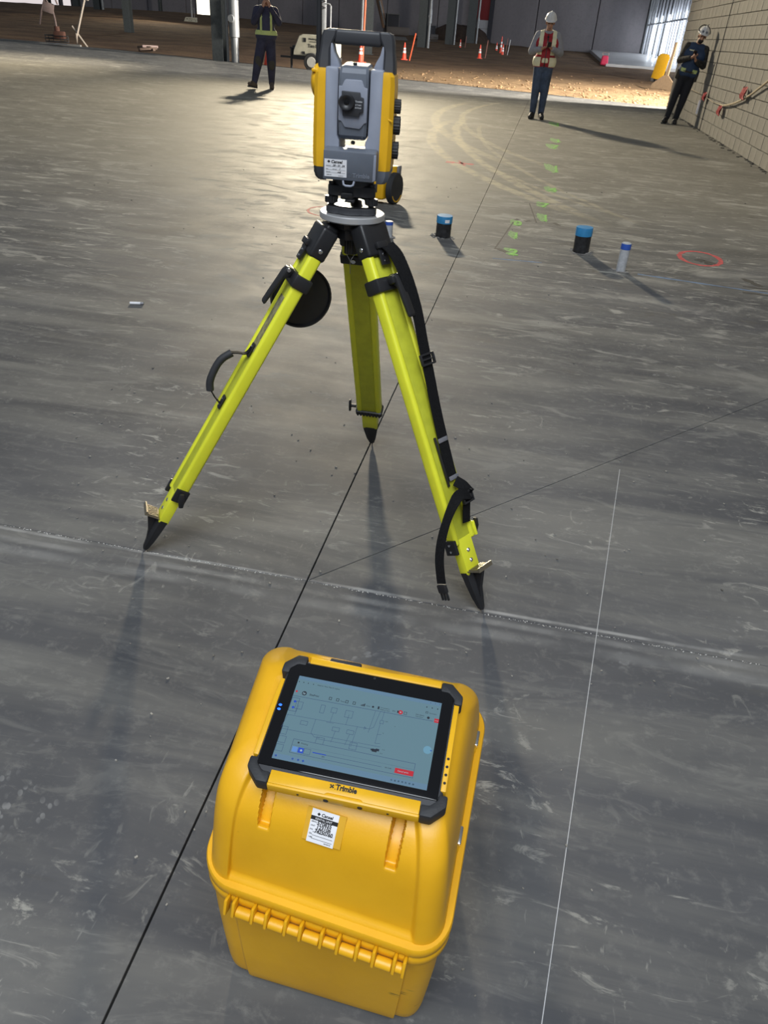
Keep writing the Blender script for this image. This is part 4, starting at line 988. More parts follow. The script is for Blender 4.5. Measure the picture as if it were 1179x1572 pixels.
bm = B(); lathe(bm, [(.006, 0), (.0175, 0), (.0175, .006), (.0155, .009), (.012, .009), (.0075, .006), (.006, .005)], 36, LM); lr = fin('lens_ring', bm, M_BLK, lp)
bm = B(); lathe(bm, [(.0001, .0040), (.0068, .0042), (.0068, .0050), (.004, .0058), (.0001, .0062)], 24, LM); fin('lens', bm, M_GLASS, lr)
def front(x_, z, y_=-.0786): return TMx @ Matrix.Translation((x_ * mm_, y_, z * mm_)) @ Matrix.Rotation(pi / 2, 4, 'X')
bm = B(); addtext(bm, 'Trimble', .0048, front(6.2, 6)); addtext(bm, 'S T N/S', .0042, front(6.2, -1), ); addtext(bm, 'SR PLUS', .0040, front(5.5, -6.5)); fin('lens_print', bm, M_WHITE, lp, smooth=0)
bm = B(); box(bm, TMx @ P(0, -45, -84), P(9, 9, 8), .002); box(bm, TMx @ P(-2, -30, 78), P(10, 10, 6), .002); fin_split('sight', bm, M_BLK, tel)
bm = B(); cyl(bm, TMx @ P(22, -60, -68), TMx @ P(22, -63, -68), .0016, n=8); fin('guide_light', bm, M_WHITE, tel)
# display panel
bm = B()
PM = Matrix.Translation(P(0, -92, 118)) @ Matrix.Rotation(radians(6), 4, 'X')
prism(bm, [(-.064, -.033), (.056, -.033), (.064, -.028), (.064, .030), (.060, .033), (-.062, .033)], 0, .040, mtx=PM @ XZ @ Matrix.Translation((0, 0, -.040)), bev=.0025); dp = fin('control_panel', bm, M_IG2, ts_)
bm = B(); prism(bm, [(.056, -.031), (.0635, -.0265), (.0635, .029), (.0575, .029)], 0, .003, mtx=PM @ XZ @ Matrix.Translation((0, 0, -.0005)), bev=.0008); fin('panel_edge', bm, M_IG, dp)
def pf(x_, z, y_=-.0006): return PM @ Matrix.Translation((x_ * mm_, y_, z * mm_)) @ Matrix.Rotation(pi / 2, 4, 'X')
SMt = pf(-33, -6, -.0008) @ Matrix.Diagonal((1.16, 1.06, 1, 1)); k = .001
bm = B(); box(bm, (0, 0, 0), (.046, .037, .0005), mtx=SMt); stk = fin('sticker', bm, M_WHITE, dp, smooth=0, label='white rental label')
bm = B(); prism(bm, [(-14 * k, 16.5 * k), (-10.8 * k, 13.3 * k), (-14 * k, 10.1 * k), (-17.2 * k, 13.3 * k)], .0003, .0005, mtx=SMt); addtext(bm, 'Cansel', .0086, SMt @ Matrix.Translation((-.0095, .0105, .0004)), bold=.00025, shear=.15)
for a, b, yy in ((-20, 20, 3), (-20, 20, -4), (-20, 20, -10)): box(bm, ((a + b) / 2 * k, yy * k, .0003), ((b - a) * k, .0004, .0002), mtx=SMt)
for s_, px, py, z in (('Customer', -20, 4, 2.4), ('Date', -20, -3, 2.4), ('Serviced', -6, -3, 2.4), ('Next due', -20, -9, 2.4), ('cansel.ca', 6, -16.5, 2.8), ('1-888-222', -20, -15.5, 2.8)): addtext(bm, s_, z * k, SMt @ Matrix.Translation((px * k, py * k, .0003)))
for s_, px, py in (('28 - 01  24', -6, 3.8), ('l', 8, -3.2), ('mlj', 4, -9.8)): addtext(bm, s_, .0055, SMt @ Matrix.Translation((px * k, py * k, .0003)), shear=.3, bold=.00012)
fin('print', bm, M_INK, stk, smooth=0)
bm = B(); addtext(bm, 'Trimble', .0135, pf(8, -24, -.0004), bold=.0003, depth=.0006, sx=.95)
for k_ in range(4): lathe(bm, [(.0045, 0), (.0045, .0006)], 10, pf(1.5, -19.5, -.0004), a0=k_ * 1.5, a1=k_ * 1.5 + 1.1)
fin('embossed_name', bm, K('embossed_slate', (.17, .19, .23), .4), dp, smooth=0)
bm = B(); tube(bm, [P(-14, -94, 86), P(-12, -97, 78), P(-7, -98, 75.5), P(6, -98, 75.5), P(11, -97, 78), P(13, -94, 86)], .0026, 8); fin('panel_latch', bm, M_IG, dp)
# antenna
bm = B(); cyl(bm, P(-95, 18, 305), P(-95, 18, 340), .0088, .0075, n=16); cyl(bm, P(-95, 18, 340), P(-97, 18, 560), .0068, .0050, n=14); fin('antenna', bm, M_BLK, ts_)
# ================================================================== LAYOUT ROBOT
rb = thing('layout_printing_robot', 'small yellow printing robot with black wheels on the floor behind the tripod', 'robot', (-.27, 7.52, 0), rz=radians(-24))
bm = B(); box(bm, (0, 0, .125), (.22, .30, .16), .02, seg=3); rbody = fin('body', bm, M_IY, rb)
bm = B(); box(bm, (0, -.151, .14), (.10, .01, .07), .004); fin('front_recess', bm, M_IDK, rbody)
bm = B(); box(bm, (0, 0, .213), (.16, .24, .025), .01); fin('top_deck', bm, M_IDK, rbody)
for s_ in (-1, 1):
    wm = Matrix.Translation((s_ * .125, 0, .135)) @ Matrix.Rotation(pi / 2 * s_, 4, 'Y')
    bm = B(); lathe(bm, [(.03, 0), (.130, 0), (.135, .006), (.135, .050), (.128, .058), (.03, .060)], 44, wm); wh = fin('wheel', bm, M_BLK2, rb)
    for k_ in (1,):
        bm = B(); n = 14; a0 = k_ * pi + .5 + (pi / 2 if s_ > 0 else 0)
        vs = [wm @ V((r * cos(a0 + 2.0 * i / n), r * sin(a0 + 2.0 * i / n), z)) for i in range(n + 1) for r, z in ((.104, .0590), (.117, .0590), (.117, .0605), (.104, .0605))]
        fs = [(i * 4 + q, i * 4 + (q + 1) % 4, i * 4 + 4 + (q + 1) % 4, i * 4 + 4 + q) for i in range(n) for q in range(4)] + [(3, 2, 1, 0), tuple(n * 4 + q for q in range(4))]
        addv(bm, vs, fs); fin('wheel_stripe', bm, M_IY, wh, smooth=0)
bm = B(); lathe(bm, [(.004, 0), (.045, 0), (.048, .004), (.048, .085), (.044, .09), (.004, .09)], 28, Matrix.Translation((.085, .10, .22))); hdd = fin('sensor_head', bm, M_IY, rb)
bm = B(); box(bm, (.14, .11, .275), (.02, .07, .08), .008); fin('sensor_guard', bm, K('robot_grey', (.2, .2, .22), .5), hdd)
bm = B(); lathe(bm, [(.003, 0), (.006, 0), (.006, .004), (.003, .005)], 10, Matrix.Translation((0, -.155, .05)) @ Matrix.Rotation(pi / 2, 4, 'X')); fin('status_light', bm, K('red_led', (.4, .01, .02), .3, emit=((1, .02, .05), 2)), rbody)
# ================================================================== PIPE STUBS
M_ABS = K('black_pipe', (.018, .018, .020), .45, var=.5, scale=30); M_PVC = K('white_pipe', (.42, .43, .45), .45, var=.15, scale=30); M_TAPE = K('blue_tape', (.03, .22, .46), .45, var=.15); M_CAPB = K('blue_cap', (.03, .09, .42), .4)
def pipe(name, label, x, y, r, h, big):
    t = thing(name, label, 'pipe', (x, y, 0), group=None, rot=(radians(random.uniform(-2, 2)), radians(random.uniform(-1.5, 1.5)), 0))
    bm = B(); lathe(bm, [(r - .006, -.02), (r, -.02), (r, h * .98), (r - .006, h * .98)], 32); fin('pipe', bm, M_ABS if big else M_PVC, t)
    if big:
        bm = B(); lathe(bm, [(r * .2, h * .99), (r * 1.02, h * .985), (r * 1.045, h * .96), (r * 1.045, h * .66), (r * 1.0, h * .655)], 32); cp = fin('tape_cap', bm, M_TAPE, t)
    else:
        bm = B(); lathe(bm, [(r * .2, h * .97), (r * 1.03, h * .97), (r * 1.06, h * .94), (r * 1.06, h * .78), (r * 1.0, h * .775)], 24); cp = fin('end_cap', bm, M_CAPB, t)
        bm = B(); lathe(bm, [(r * .3, h * 1.0), (r * .85, h * 1.0), (r * .9, h * .965), (r * .3, h * .965)], 20); fin('cap_top', bm, M_PVC, t)
    bm = B()
    for k in range(46):
        a = random.uniform(0, 2 * pi); q = r * random.uniform(1.0, 1.7); s_ = random.uniform(.003, .009); ell(bm, (q * cos(a), q * sin(a), s_ * .3), (s_ * 1.4, s_, s_ * .6), (0, 0, a), u_=6, v_=4)
    fin('grout_crumbs', bm, K('pale_crumbs', (.20, .19, .18), .9, var=.5), t, smooth=0, kind='stuff'); return t
tpp = pipe('pipe_stub', 'short black pipe stub with blue tape top, nearest the tripod', .305, 6.28, .060, .165, True)
bm = B(); vs = [( (.0635) * cos(a), .0635 * sin(a), z) for a in [radians(-88 + 5 * i) for i in range(8)] for z in (.118, .142)]
addv(bm, vs, [(i * 2, i * 2 + 2, i * 2 + 3, i * 2 + 1) for i in range(7)]); fin('pipe_tag', bm, M_WHITE, tpp)
pipe('pipe_stub', 'taller black pipe stub with blue tape top, right of the green floor marks', 1.385, 6.11, .062, .190, True)
pipe('pipe_stub', 'slim white pipe stub with blue cap, beside the red painted ring', 1.585, 5.61, .034, .200, False)
pipe('pipe_stub', 'slim white pipe stub with blue cap, half hidden behind the tripod leg', -.128, 6.12, .030, .120, False)
mk = thing('marker_pen', 'white marker pen lying on the concrete left of the tripod', 'pen', (-1.46, 4.07, .008), rz=radians(8))
bm = B(); cyl(bm, (-.035, 0, 0), (.022, 0, 0), .008, n=12, bev=.001); fin('barrel', bm, M_WHITE, mk)
bm = B(); cyl(bm, (.022, 0, 0), (.040, 0, 0), .0085, .007, n=12, bev=.001); fin('pen_cap', bm, K('grey_cap', (.25, .25, .27), .5), mk)
# ================================================================== LIGHT TOWERS
M_CREAM = K('cream_canopy', (.38, .36, .28), .5, var=.1, scale=4); M_TYRE = K('tyre', (.025, .025, .025), .8); M_RIMW = K('pale_wheel_rim', (.45, .44, .40), .6); M_GALV = K('galvanised_mast', (.28, .29, .30), .5, .4)
M_LAMP = K('lit_flood_lens', (.9, .9, .8), .2, emit=((1.0, .88, .66), 60.0)); M_DKM = K('dark_machine', (.03, .03, .032), .6)
def light_tower(label, loc, rz, H, watts, aim, group, k_=.75):
    t = thing('light_tower', label, 'light tower', loc, rz, group); t.scale = (k_, k_, k_); H /= k_
    bm = B()   # canopy, seen from the side: long axis along x, sloping nose at -x
    prism(bm, [(-1.0, .58), (1.0, .58), (1.0, 1.42), (-.55, 1.42), (-.72, 1.36), (-.98, .78)], -.55, .55, mtx=XZ, bev=.03); cn = fin('canopy', bm, M_CREAM, t, smooth=20)
    bm = B(); box(bm, (0, 0, .50), (2.1, 1.0, .16), .02); fin('chassis', bm, M_DKM, t)
    bm = B(); box(bm, (.25, -.555, 1.15), (.9, .01, .02)); addtext(bm, 'Tim 08', .20, TR((-.30, -.556, .92), (pi / 2, 0, 0)), depth=.002); addtext(bm, 'Mobile light', .10, TR((-.25, -.556, 1.22), (pi / 2, 0, 0)), depth=.002)
    box(bm, (-.45, -.556, 1.2), (.12, .01, .16)); box(bm, (.82, -.556, 1.0), (.1, .012, .1)); box(bm, (-.5, -.556, .7), (.12, .012, .1)); fin('print', bm, M_INK, cn, smooth=0)
    for x_ in (-.12, .55) if False else (-.10,):
        for s_ in (-1, 1):
            wm = Matrix.Translation((x_, s_ * .60, .36)) @ Matrix.Rotation(pi / 2, 4, 'X')
            bm = B(); lathe(bm, [(.18, -.1), (.33, -.1), (.36, -.07), (.36, .07), (.33, .1), (.18, .1)], 28, wm); wh = fin('wheel', bm, M_TYRE, t)
            bm = B(); lathe(bm, [(.05, -.108), (.20, -.108), (.21, -.10), (.21, .10), (.20, .108), (.05, .108)], 20, wm); fin('wheel_hub', bm, M_RIMW, wh)
    bm = B(); box(bm, (-1.35, 0, .48), (.8, .08, .08)); cyl(bm, (-1.2, -.1, .0), (-1.2, -.1, .85), .05, n=10); box(bm, (-1.2, -.1, .02), (.22, .22, .03)); cyl(bm, (-1.28, -.1, .85), (-1.10, -.1, .85), .03, n=8); box(bm, (-1.1, .2, .7), (.16, .5, .5), .02); fin('tow_jack', bm, M_DKM, t)
    for sy in (-.75, .75):
        bm = B(); cyl(bm, (.9, sy, .0), (.9, sy, .75), .035, n=8); box(bm, (.9, sy, .02), (.2, .2, .03)); box(bm, (.9, sy * .8, .5), (.08, .4, .08)); fin('outrigger', bm, M_DKM, t)
    bm = B()
    for z0, z1, r in ((.7, 3.2, .12), (3.1, 5.2, .10), (5.1, H - .2, .08)): box(bm, (.25, 0, (z0 + z1) / 2), (r * 2, r * 2, z1 - z0), .01)
    ms = fin('mast', bm, M_GALV, t)
    bm = B()
    for k in range(9): a, b = 2.35 + k * .12, 2.35 + (k + 1) * .12; tube(bm, [(.25 - .13 * (-1) ** k, -.13, a), (.25 + .13 * (-1) ** k, -.13, b)], .012, 6)
    fin('mast_lattice', bm, K('mast_dark', (.10, .08, .08), .6), ms)
    bm = B(); tube(bm, [(.62, -.1, 1.4), (.62, -.1, 2.55), (.55, -.1, 2.62), (.40, -.1, 2.62)], .035, 8); fin('cable_pipe', bm, M_GALV, ms)
    bm = B(); box(bm, (.25, 0, H - .1), (1.9, .08, .08)); br = fin('lamp_bar', bm, M_GALV, t)
    for k in range(4):
        c = V((.25 - .78 + k * .52, -.12, H)); 
        d = Matrix.Rotation(-rz, 3, 'Z') @ (V(aim[k % len(aim)]) - V(loc)) / k_ - c; d.normalize(); q = d.to_track_quat('-Z', 'Y').to_matrix().to_4x4()
        lm = Matrix.Translation(c) @ q
        bm = B(); lathe(bm, [(.06, .16), (.10, .16), (.20, .0), (.20, -.06), (.18, -.06), (.18, .0), (.06, .12)], 20, lm); hd_ = fin('lamp_head', bm, M_DKM, br)
        bm = B(); lathe(bm, [(.01, -.045), (.175, -.045), (.175, -.035), (.01, -.035)], 20, lm); fin('lamp_lens', bm, M_LAMP, hd_)
        wc = V(loc) + Matrix.Rotation(rz, 3, 'Z') @ (c + d * .12) * k_
        light('flood_lamp', 'SPOT', wc, aim[k % len(aim)], watts * (3.0, 1.25, 1.25, 1.2)[k], (1.0, .86, .62), spot_size=radians(66), spot_blend=1.0, shadow_soft_size=.16)
    return t
TG = 'generator light towers'
light_tower('cream mobile light tower with pale wheel parked at the slab edge beside the survey instrument', (-3.50, 30.3, -.05), radians(-8), 6.9, TOWER_W, [(-19, 16, 0), (-5, 3, 0), (1, 0, 0), (9, 6, 0)], None)
light_tower('distant white mobile light tower parked on the dirt near the bright doorway', (-26.3, 101.5, -.12), radians(10), 7.5, FAR_TOWER_W, [(-30, 85, 0), (-24, 80, 0), (-10, 80, 0), (-40, 100, 0)], None)
# ================================================================== COLUMNS, CONES, STAKES
M_COL = K('primed_steel_column', (.055, .063, .066), .6, var=.15); M_CON = K('galvanised_conduit', (.24, .25, .26), .45, .4); M_ORANGE = K('orange_plastic', (.85, .07, .03), .5); M_REFL = K('white_reflective_band', (.85, .85, .85), .3)
M_ORW = K('orange_sleeve', (.8, .12, .04), .6)
def column(label, x, y, wd, dp, H=9., pipes=(), group=None, sign=False, zb=-.14):
    t = thing('steel_column', label, 'column', (x, y, zb), radians(-8.7), group)
    bm = B()
    for s_ in (-1, 1): box(bm, (0, s_ * dp / 2, H / 2), (wd, .03, H))
    box(bm, (0, 0, H / 2), (.03, dp, H)); box(bm, (0, 0, .02), (wd * 1.5, dp * 1.5, .04)); fin('shaft', bm, M_COL, t, smooth=0)
    for px, py, r, coup in pipes:
        bm = B(); cyl(bm, (px, py, 0), (px, py, H), r, n=14); pp = fin('conduit', bm, M_CON, t)
        if coup:
            bm = B(); cyl(bm, (px, py, coup - .55), (px, py, coup + .55), r * 1.35, n=14, bev=.02); cyl(bm, (px - .02, py - r * 1.2, coup), (px - .02, py - r * 2.1, coup), r * .9, n=12, bev=.01); fin('coupling', bm, M_CON, pp)
    if sign:
        bm = B(); box(bm, (0, -dp / 2 - .04, 2.42), (1.1, .02, .60)); sg = fin('sign_board', bm, K('yellow_sign', (.66, .60, .28), .6), t)
        bm = B(); addtext(bm, 'H1', .5, TR((-.30, -dp / 2 - .052, 2.22), (pi / 2, 0, 0)), depth=.002, bold=.02); fin('print', bm, M_INK, sg, smooth=0)
    return t
cg = 'bare columns far back in the hall'
column('nearest grey steel column with silver pipes at the slab edge behind the left man', -7.05, 31.0, .40, .40, pipes=((.34, -.12, .045, 0), (.62, -.14, .13, 1.35)), zb=-.05)
column('grey steel column with a yellow sign board high on its face', -20.8, 63, .50, .50, sign=True, H=10)
column('slim grey column behind the handle of the survey instrument', -3.2, 55.7, .40, .40, pipes=((-.42, -.2, .09, 0),))
column('dark column with a silver pipe just left of the tan digger arm', .2, 81.5, .75, .60, pipes=((.62, -.2, .13, 2.6),), H=10)
column('dark column standing in front of the dirt mound', 3.3, 99.6, .85, .60, pipes=((.6, -.2, .1, 0),), H=10)
column('dark column with bright pipe directly in front of the red tarp door', 6.4, 113, 1.05, .7, pipes=((.8, -.2, .13, 2.7),), H=11)
for x, y, lb in ((-43.4, 119.6, 'dark far column with a bright pipe right of the leaning sticks'), (-54.5, 141, 'dark far column left of the pair with bright pipe'), (-60., 143, 'slim far column nearest the bright daylit wall at left'), (-41.5, 142, 'thin far column between the yellow sign and the white doorway'), (-32, 138, 'thin far column left of the white doorway')):
    column(lb, x, y, .9 if 'thin' not in lb else .35, .7, pipes=((.8, -.2, .18, 3.0),) if 'bright pipe right' in lb else (), H=11)
def cone(label, x, y, h=.72, z=-.12, two=True):
    t = thing('traffic_cone', label, 'traffic cone', (x, y, z), random.uniform(0, 1), 'orange traffic cones on the dirt')
    bm = B(); box(bm, (0, 0, .02), (.38, .38, .04), .012); fin('base', bm, M_ORANGE if two else M_DKM, t)
    f = lambda z_: .14 - (.14 - .03) * (z_ / h)
    bm = B(); lathe(bm, [(.02, .03), (f(.03), .03), (f(h), h), (.02, h)], 20); fin('cone_body', bm, M_ORANGE, t)
    if two:
        for a, b in ((.40, .54), (.60, .70)):
            bm = B(); lathe(bm, [(f(a * h) - .01, a * h), (f(a * h) + .004, a * h), (f(b * h) + .004, b * h), (f(b * h) - .01, b * h)], 20); fin('reflective_band', bm, M_REFL, t)
    return t
cone('plain orange cone between the legs of the walking man', -5.35, 30.9, .55, -.10, False)
cone('striped orange cone showing between the instrument handle and telescope', -2.78, 42.2, .85)
cone('striped orange cone with a leaning orange stake beside it, right of the instrument', -.82, 50.4, .85)
cone('small striped cone farthest left of the cluster, near the dirt mound', 4.25, 92, .95)
cone('striped cone in the middle of the cluster, beside a thin dark stake', 4.5, 65, .88)
cone('small striped cone just left of the doubled cones', 7.9, 90.5, .95)
cone('striped cone in front of the doubled pair, beside a white stake', 7.3, 77.1, .95)
cone('striped cone rearmost of the doubled pair', 7.75, 84, 1.5)
M_STK_D = K('weathered_stake', (.28, .13, .11), .8); M_STK_W = K('white_stake', (.5, .5, .52), .7)
def stake(label, x, y, h, lean, m, r=.035):
    o = B(); tube(o, [(0, 0, 0), (lean * .5, 0, h * .5), (lean, 0, h)], r, 6); a = fin('marker_stake', o, m, None); a.location = (x, y, -.14); tag(a, label, 'stake', 'stakes beside the cones')
stake('bright orange stake leaning right beside a striped cone', -.50, 50.4, 1.35, .26, M_ORW, .04)
stake('tall orange stake standing beside the cone behind the instrument', -2.7, 42.6, 2.6, .03, M_ORW, .045)
stake('thin dark stake beside the cone near the mound', 4.75, 92, 1.3, .06, M_STK_D)
stake('thin dark red stake beside the middle cone', 5.0, 66, 1.2, .08, M_STK_D)
stake('dark red stake right of the doubled cones', 8.15, 83, 1.4, .05, M_STK_D)
stake('white stake standing right of the doubled cones', 7.72, 77, 1.3, .12, M_STK_W)
# ================================================================== MACHINES, MOUND
M_TAN = K('tan_machine_paint', (.20, .12, .075), .6, var=.3); M_CAB = K('dark_cab', (.02, .02, .025), .7, spec=.2)
def excavator(label, loc, rz, sc_, arm):
    t = thing('excavator', label, 'excavator', loc, rz); k = sc_
    for s_ in (-1, 1):
        bm = B(); prism(bm, [(-1.6 * k, .1 * k), (-1.3 * k, 0), (1.3 * k, 0), (1.6 * k, .1 * k), (1.7 * k, .4 * k), (1.4 * k, .75 * k), (-1.4 * k, .75 * k), (-1.7 * k, .4 * k)], s_ * 1.0 * k - .25 * k, s_ * 1.0 * k + .25 * k, mtx=XZ, bev=.03); fin('track', bm, M_DKM, t)
    bm = B(); box(bm, (.5 * k, 0, 1.25 * k), (2.6 * k, 2.2 * k, .8 * k), .08); fin('house', bm, K('dark_machine_body', (.05, .04, .035), .6), t)
    bm = B(); box(bm, (-.1 * k, -.55 * k, 1.95 * k), (1.4 * k, 1.0 * k, 1.6 * k), .08)
    cb = fin('cab', bm, M_CAB, t)
    bm = B()
    for x_ in (-.75, .55):
        for y_ in (-1.03, -.07): box(bm, (x_ * k, y_ * k, 1.98 * k), (.08 * k, .08 * k, 1.62 * k))
    box(bm, (-.1 * k, -.55 * k, 2.78 * k), (1.5 * k, 1.1 * k, .08 * k)); fin('cab_frame', bm, M_DKM, cb)
    bm = B(); tube(bm, [V(q) * k for q in arm[0]], [.28 * k, .34 * k, .22 * k][:len(arm[0])], 8); fin('boom', bm, M_TAN, t)
    bm = B(); tube(bm, [V(q) * k for q in arm[1]], [.22 * k, .14 * k], 8); fin('stick', bm, M_TAN, t)
    b = V(arm[1][-1]) * k
    bm = B(); prism(bm, [(-.45 * k, 0), (.1 * k, .25 * k), (.45 * k, .05 * k), (.4 * k, -.5 * k), (.05 * k, -.75 * k), (-.2 * k, -.45 * k)], -.45 * k, .45 * k, mtx=Matrix.Translation(b) @ XZ, bev=.02); fin('bucket', bm, M_DKM, t)
    bm = B(); tube(bm, [V(arm[0][0]) * k + V((0, -.3 * k, .2)), V(arm[0][1]) * k + V((0, -.3 * k, -.1))], .09 * k, 8); fin('hydraulic_ram', bm, M_CON, t)
excavator('dark excavator with raised tan boom far behind the instrument handle', (-3.2, 100, -.12), radians(12), 1.0, (((-.8, .2, 1.5), (-1.6, .2, 4.0), (-1.2, .2, 6.5)), ((-1.2, .2, 6.5), (-3.0, .2, 3.2))))
excavator('small tan digger half hidden behind a dark column by the mound', (.9, 106, -.12), radians(60), .72, (((-.8, .2, 1.4), (-1.8, .3, 3.6), (-2.4, .3, 3.4)), ((-2.4, .3, 3.4), (-2.6, .3, .9))))
bm = B(); bmesh.ops.create_uvsphere(bm, u_segments=40, v_segments=20, radius=1)
for v_ in bm.verts:
    v_.co = V((v_.co.x * 4.2, v_.co.y * 2.6, v_.co.z * 2.1)) * (1 + .16 * mn.noise(v_.co * 2.2 + V((3, 1, 0))) + .05 * mn.noise(v_.co * 8)); v_.co.z = max(v_.co.z, -.3)
o = fin('dirt_mound', bm, M_MOUND, None, smooth=60); o.location = (5.0, 117, .2); tag(o, 'low dark mound of dirt against the back wall behind the columns', 'mound')
# ================================================================== RIGHT SIDE OBJECTS
bd = thing('plywood_brace', 'pale plywood paddle-shaped brace standing on the dirt by the block wall end', 'brace', (10.75, 38.0, -.12), radians(-52))
bm = B(); prism(bm, [(-.62, 0), (.62, 0), (.62, .16), (.16, .52), (-.10, .52), (-.62, .16)], -.02, .02, mtx=XZ, bev=.003); fin('foot_board', bm, K('pale_plywood', (.26, .185, .115), .6, var=.1), bd, smooth=0)
bm = B(); prism(bm, [(-.05, .5), (.11, .5), (.20, 1.75), (.10, 1.75)], -.06, .0, mtx=XZ, bev=.003); fin('upright_board', bm, K('pale_plywood', (.26, .185, .115)), bd, smooth=0)
yb_ = thing('barrier_board', 'bright yellow plastic barrier panel standing behind the plywood brace', 'barrier', (12.6, 46.0, -.12), radians(-48))
bm = B(); prism(bm, [(-.36, .14), (.30, .10), (.42, .95), (.46, 1.12), (.34, 1.26), (-.05, 1.28), (-.22, 1.12), (-.24, .85)], -.06, .06, mtx=XZ, bev=.02); pnl = fin('panel', bm, K('bright_yellow_plastic', (.55, .30, .015), .45), yb_)
bm = B()
for x_ in (-.25, .25): box(bm, (x_, 0, .08), (.08, .4, .16), .02)
fin_split('foot', bm, M_DKM, yb_)
bag = thing('red_bag', 'small red bag with loop handles at the edge of the far slab', 'bag', (14.6, 69.3, -.1)); bm = B(); box(bm, (0, 0, .40), (.62, .34, .66), .12, seg=4, taper=.8); fin('bag_body', bm, K('red_fabric', (.62, .03, .09), .7), bag)
bm = B()
for s_ in (-.14, .14): tube(bm, spline([(-.15, s_ * .7, .70), (-.24, s_ * .7, .86), (0, s_ * .7, .95), (.24, s_ * .7, .86), (.15, s_ * .7, .70)], 6), .014, 6)
fin_split('bag_handle', bm, K('pale_strap', (.4, .3, .25), .8), bag)
# rope with flags along the wall
def wp(u_, z, off=.05): return uv(u_, VW - off, z)
rp = thing('rope_line', 'slack pale rope with red flags hung along the grey block wall', 'rope', (0, 0, 0))
bm = B(); tube(bm, spline([wp(11.5, 1.62, .1), wp(13.3, 1.14, .08), wp(14.0, .97, .06), wp(14.75, .80), wp(15.6, .66), wp(16.4, .575), wp(16.75, .57)], 8), .017, 8); fin('rope', bm, K('pale_rope', (.42, .35, .24), .8, var=.2, scale=60, bump=.4), rp)
bm = B(); tube(bm, spline([wp(16.75, .57), wp(17.6, .57), wp(18.4, .60), wp(20.2, .64), wp(21.4, .68)], 6), .005, 6); fin('thin_cord', bm, K('pale_rope', (.42, .35, .24)), rp)
M_FLAG = K('red_flag', (.30, .012, .02), .75)
for u_, z, s_ in ((13.25, 1.15, .9), (14.95, .86, 1.0), (16.55, .50, .9), (18.45, .62, .8)):
    bm = B(); vs = []
    for i in range(5):
        for j in range(5): vs.append(wp(u_ + (i - 2) * .075 * s_ + .02 * sin(j * 2.1), z + (j - 2.4) * .045 * s_ + .015 * sin(i * 2), .07 + .025 * sin(i * 1.7 + j)))
    vs2 = [q - VR * .006 for q in vs]
    fs = []
    for i in range(4):
        for j in range(4): a = i * 5 + j; fs += [(a, a + 1, a + 6, a + 5), (a + 25, a + 30, a + 31, a + 26)]
    addv(bm, vs + vs2, fs); fin('flag', bm, M_FLAG, rp)
bm = B(); cyl(bm, wp(18.52, .28, .13), wp(18.50, .53, .13), .022, n=10, bev=.004); tag(fin('glow_tube', bm, K('white_tube', (.8, .8, .85), .4), None), 'short white tube hanging at the dark joint of the block wall', 'tube')
# ================================================================== LEFT SIDE OBJECTS
M_PINK = K('pinkish_timber', (.30, .22, .20), .8)
tw = thing('floor_trowel', 'walk-behind power trowel with pale bent handle at the slab edge', 'trowel', (-13.9, 33.5, .02), radians(10))
bm = B()
for k in range(3): z = .1 + k * .1; pts = [(.42 * cos(a), .42 * sin(a), z) for a in [2 * pi * i / 20 for i in range(21)]]; tube(bm, pts, .014, 6)
for i in range(6): a = 2 * pi * i / 6; tube(bm, [(.42 * cos(a), .42 * sin(a), .08), (.42 * cos(a), .42 * sin(a), .32)], .012, 6)
fin('guard_ring', bm, M_DKM, tw)
bm = B()
for i in range(4): box(bm, (.2 * cos(i * pi / 2), .2 * sin(i * pi / 2), .03), (.34, .14, .02), rot=(.1, 0, i * pi / 2))
fin_split('blade', bm, M_STEEL, tw); bm = B(); box(bm, (.12, 0, .32), (.4, .34, .26), .05); cyl(bm, (.05, 0, .4), (.05, 0, .6), .1, n=12); fin('engine', bm, K('rusty_engine', (.14, .06, .04), .7), tw)
bm = B(); tube(bm, spline([(.05, 0, .35), (.03, 0, .8), (-.02, 0, 1.15), (-.15, 0, 1.35), (-.3, 0, 1.62), (-.2, .0, 1.70), (.15, .1, 1.55)], 6), .03, 8); tube(bm, [(-.55, 0, .62), (-.40, 0, 1.1), (-.15, 0, 1.65)], .028, 8); tube(bm, [(-.1, -.1, 1.66), (.12, -.1, 1.62), (.22, -.1, 1.3)], .03, 8); fin('handle_bar', bm, M_PINK, tw)
bm = B(); box(bm, (-.15, 0, 1.18), (.40, .06, .34), .03, rot=(0, .25, 0)); fin('control_plate', bm, M_PINK, tw)
xs = thing('stick_trestle', 'pale crossed wooden sticks standing at the slab edge right of the trowel', 'trestle', (-13.55, 35.2, -.12), radians(5))
for a, b, r in (((-.25, 0, .35), (.28, .05, 1.75), .045), ((-.38, .1, .75), (.22, -.1, 0), .035), ((-.2, -.1, .5), (-.30, .2, .0), .03)):
    bm = B(); tube(bm, [a, b], r, 6); fin('stick', bm, K('pale_stick', (.36, .31, .26), .8), xs)
bm = B(); box(bm, (.24, .04, 1.72), (.36, .06, .07), rot=(0, .3, 0)); fin('cross_piece', bm, K('pale_stick', (.36, .31, .26)), xs)
db = thing('scrap_timber', 'small heap of scrap timber on the slab edge left of the column', 'scrap', (-10.35, 33.1, .03))
for k in range(4):
    bm = B(); box(bm, (random.uniform(-.3, .3), random.uniform(-.1, .1), .05 + .04 * k), (random.uniform(.3, .7), .14, .08), .01, rot=(random.uniform(-.2, .2), random.uniform(-.1, .1), random.uniform(-.5, .5))); fin('offcut', bm, K('dark_offcut', (.12, .08, .06), .8) if k < 3 else M_PINK, db, smooth=0)
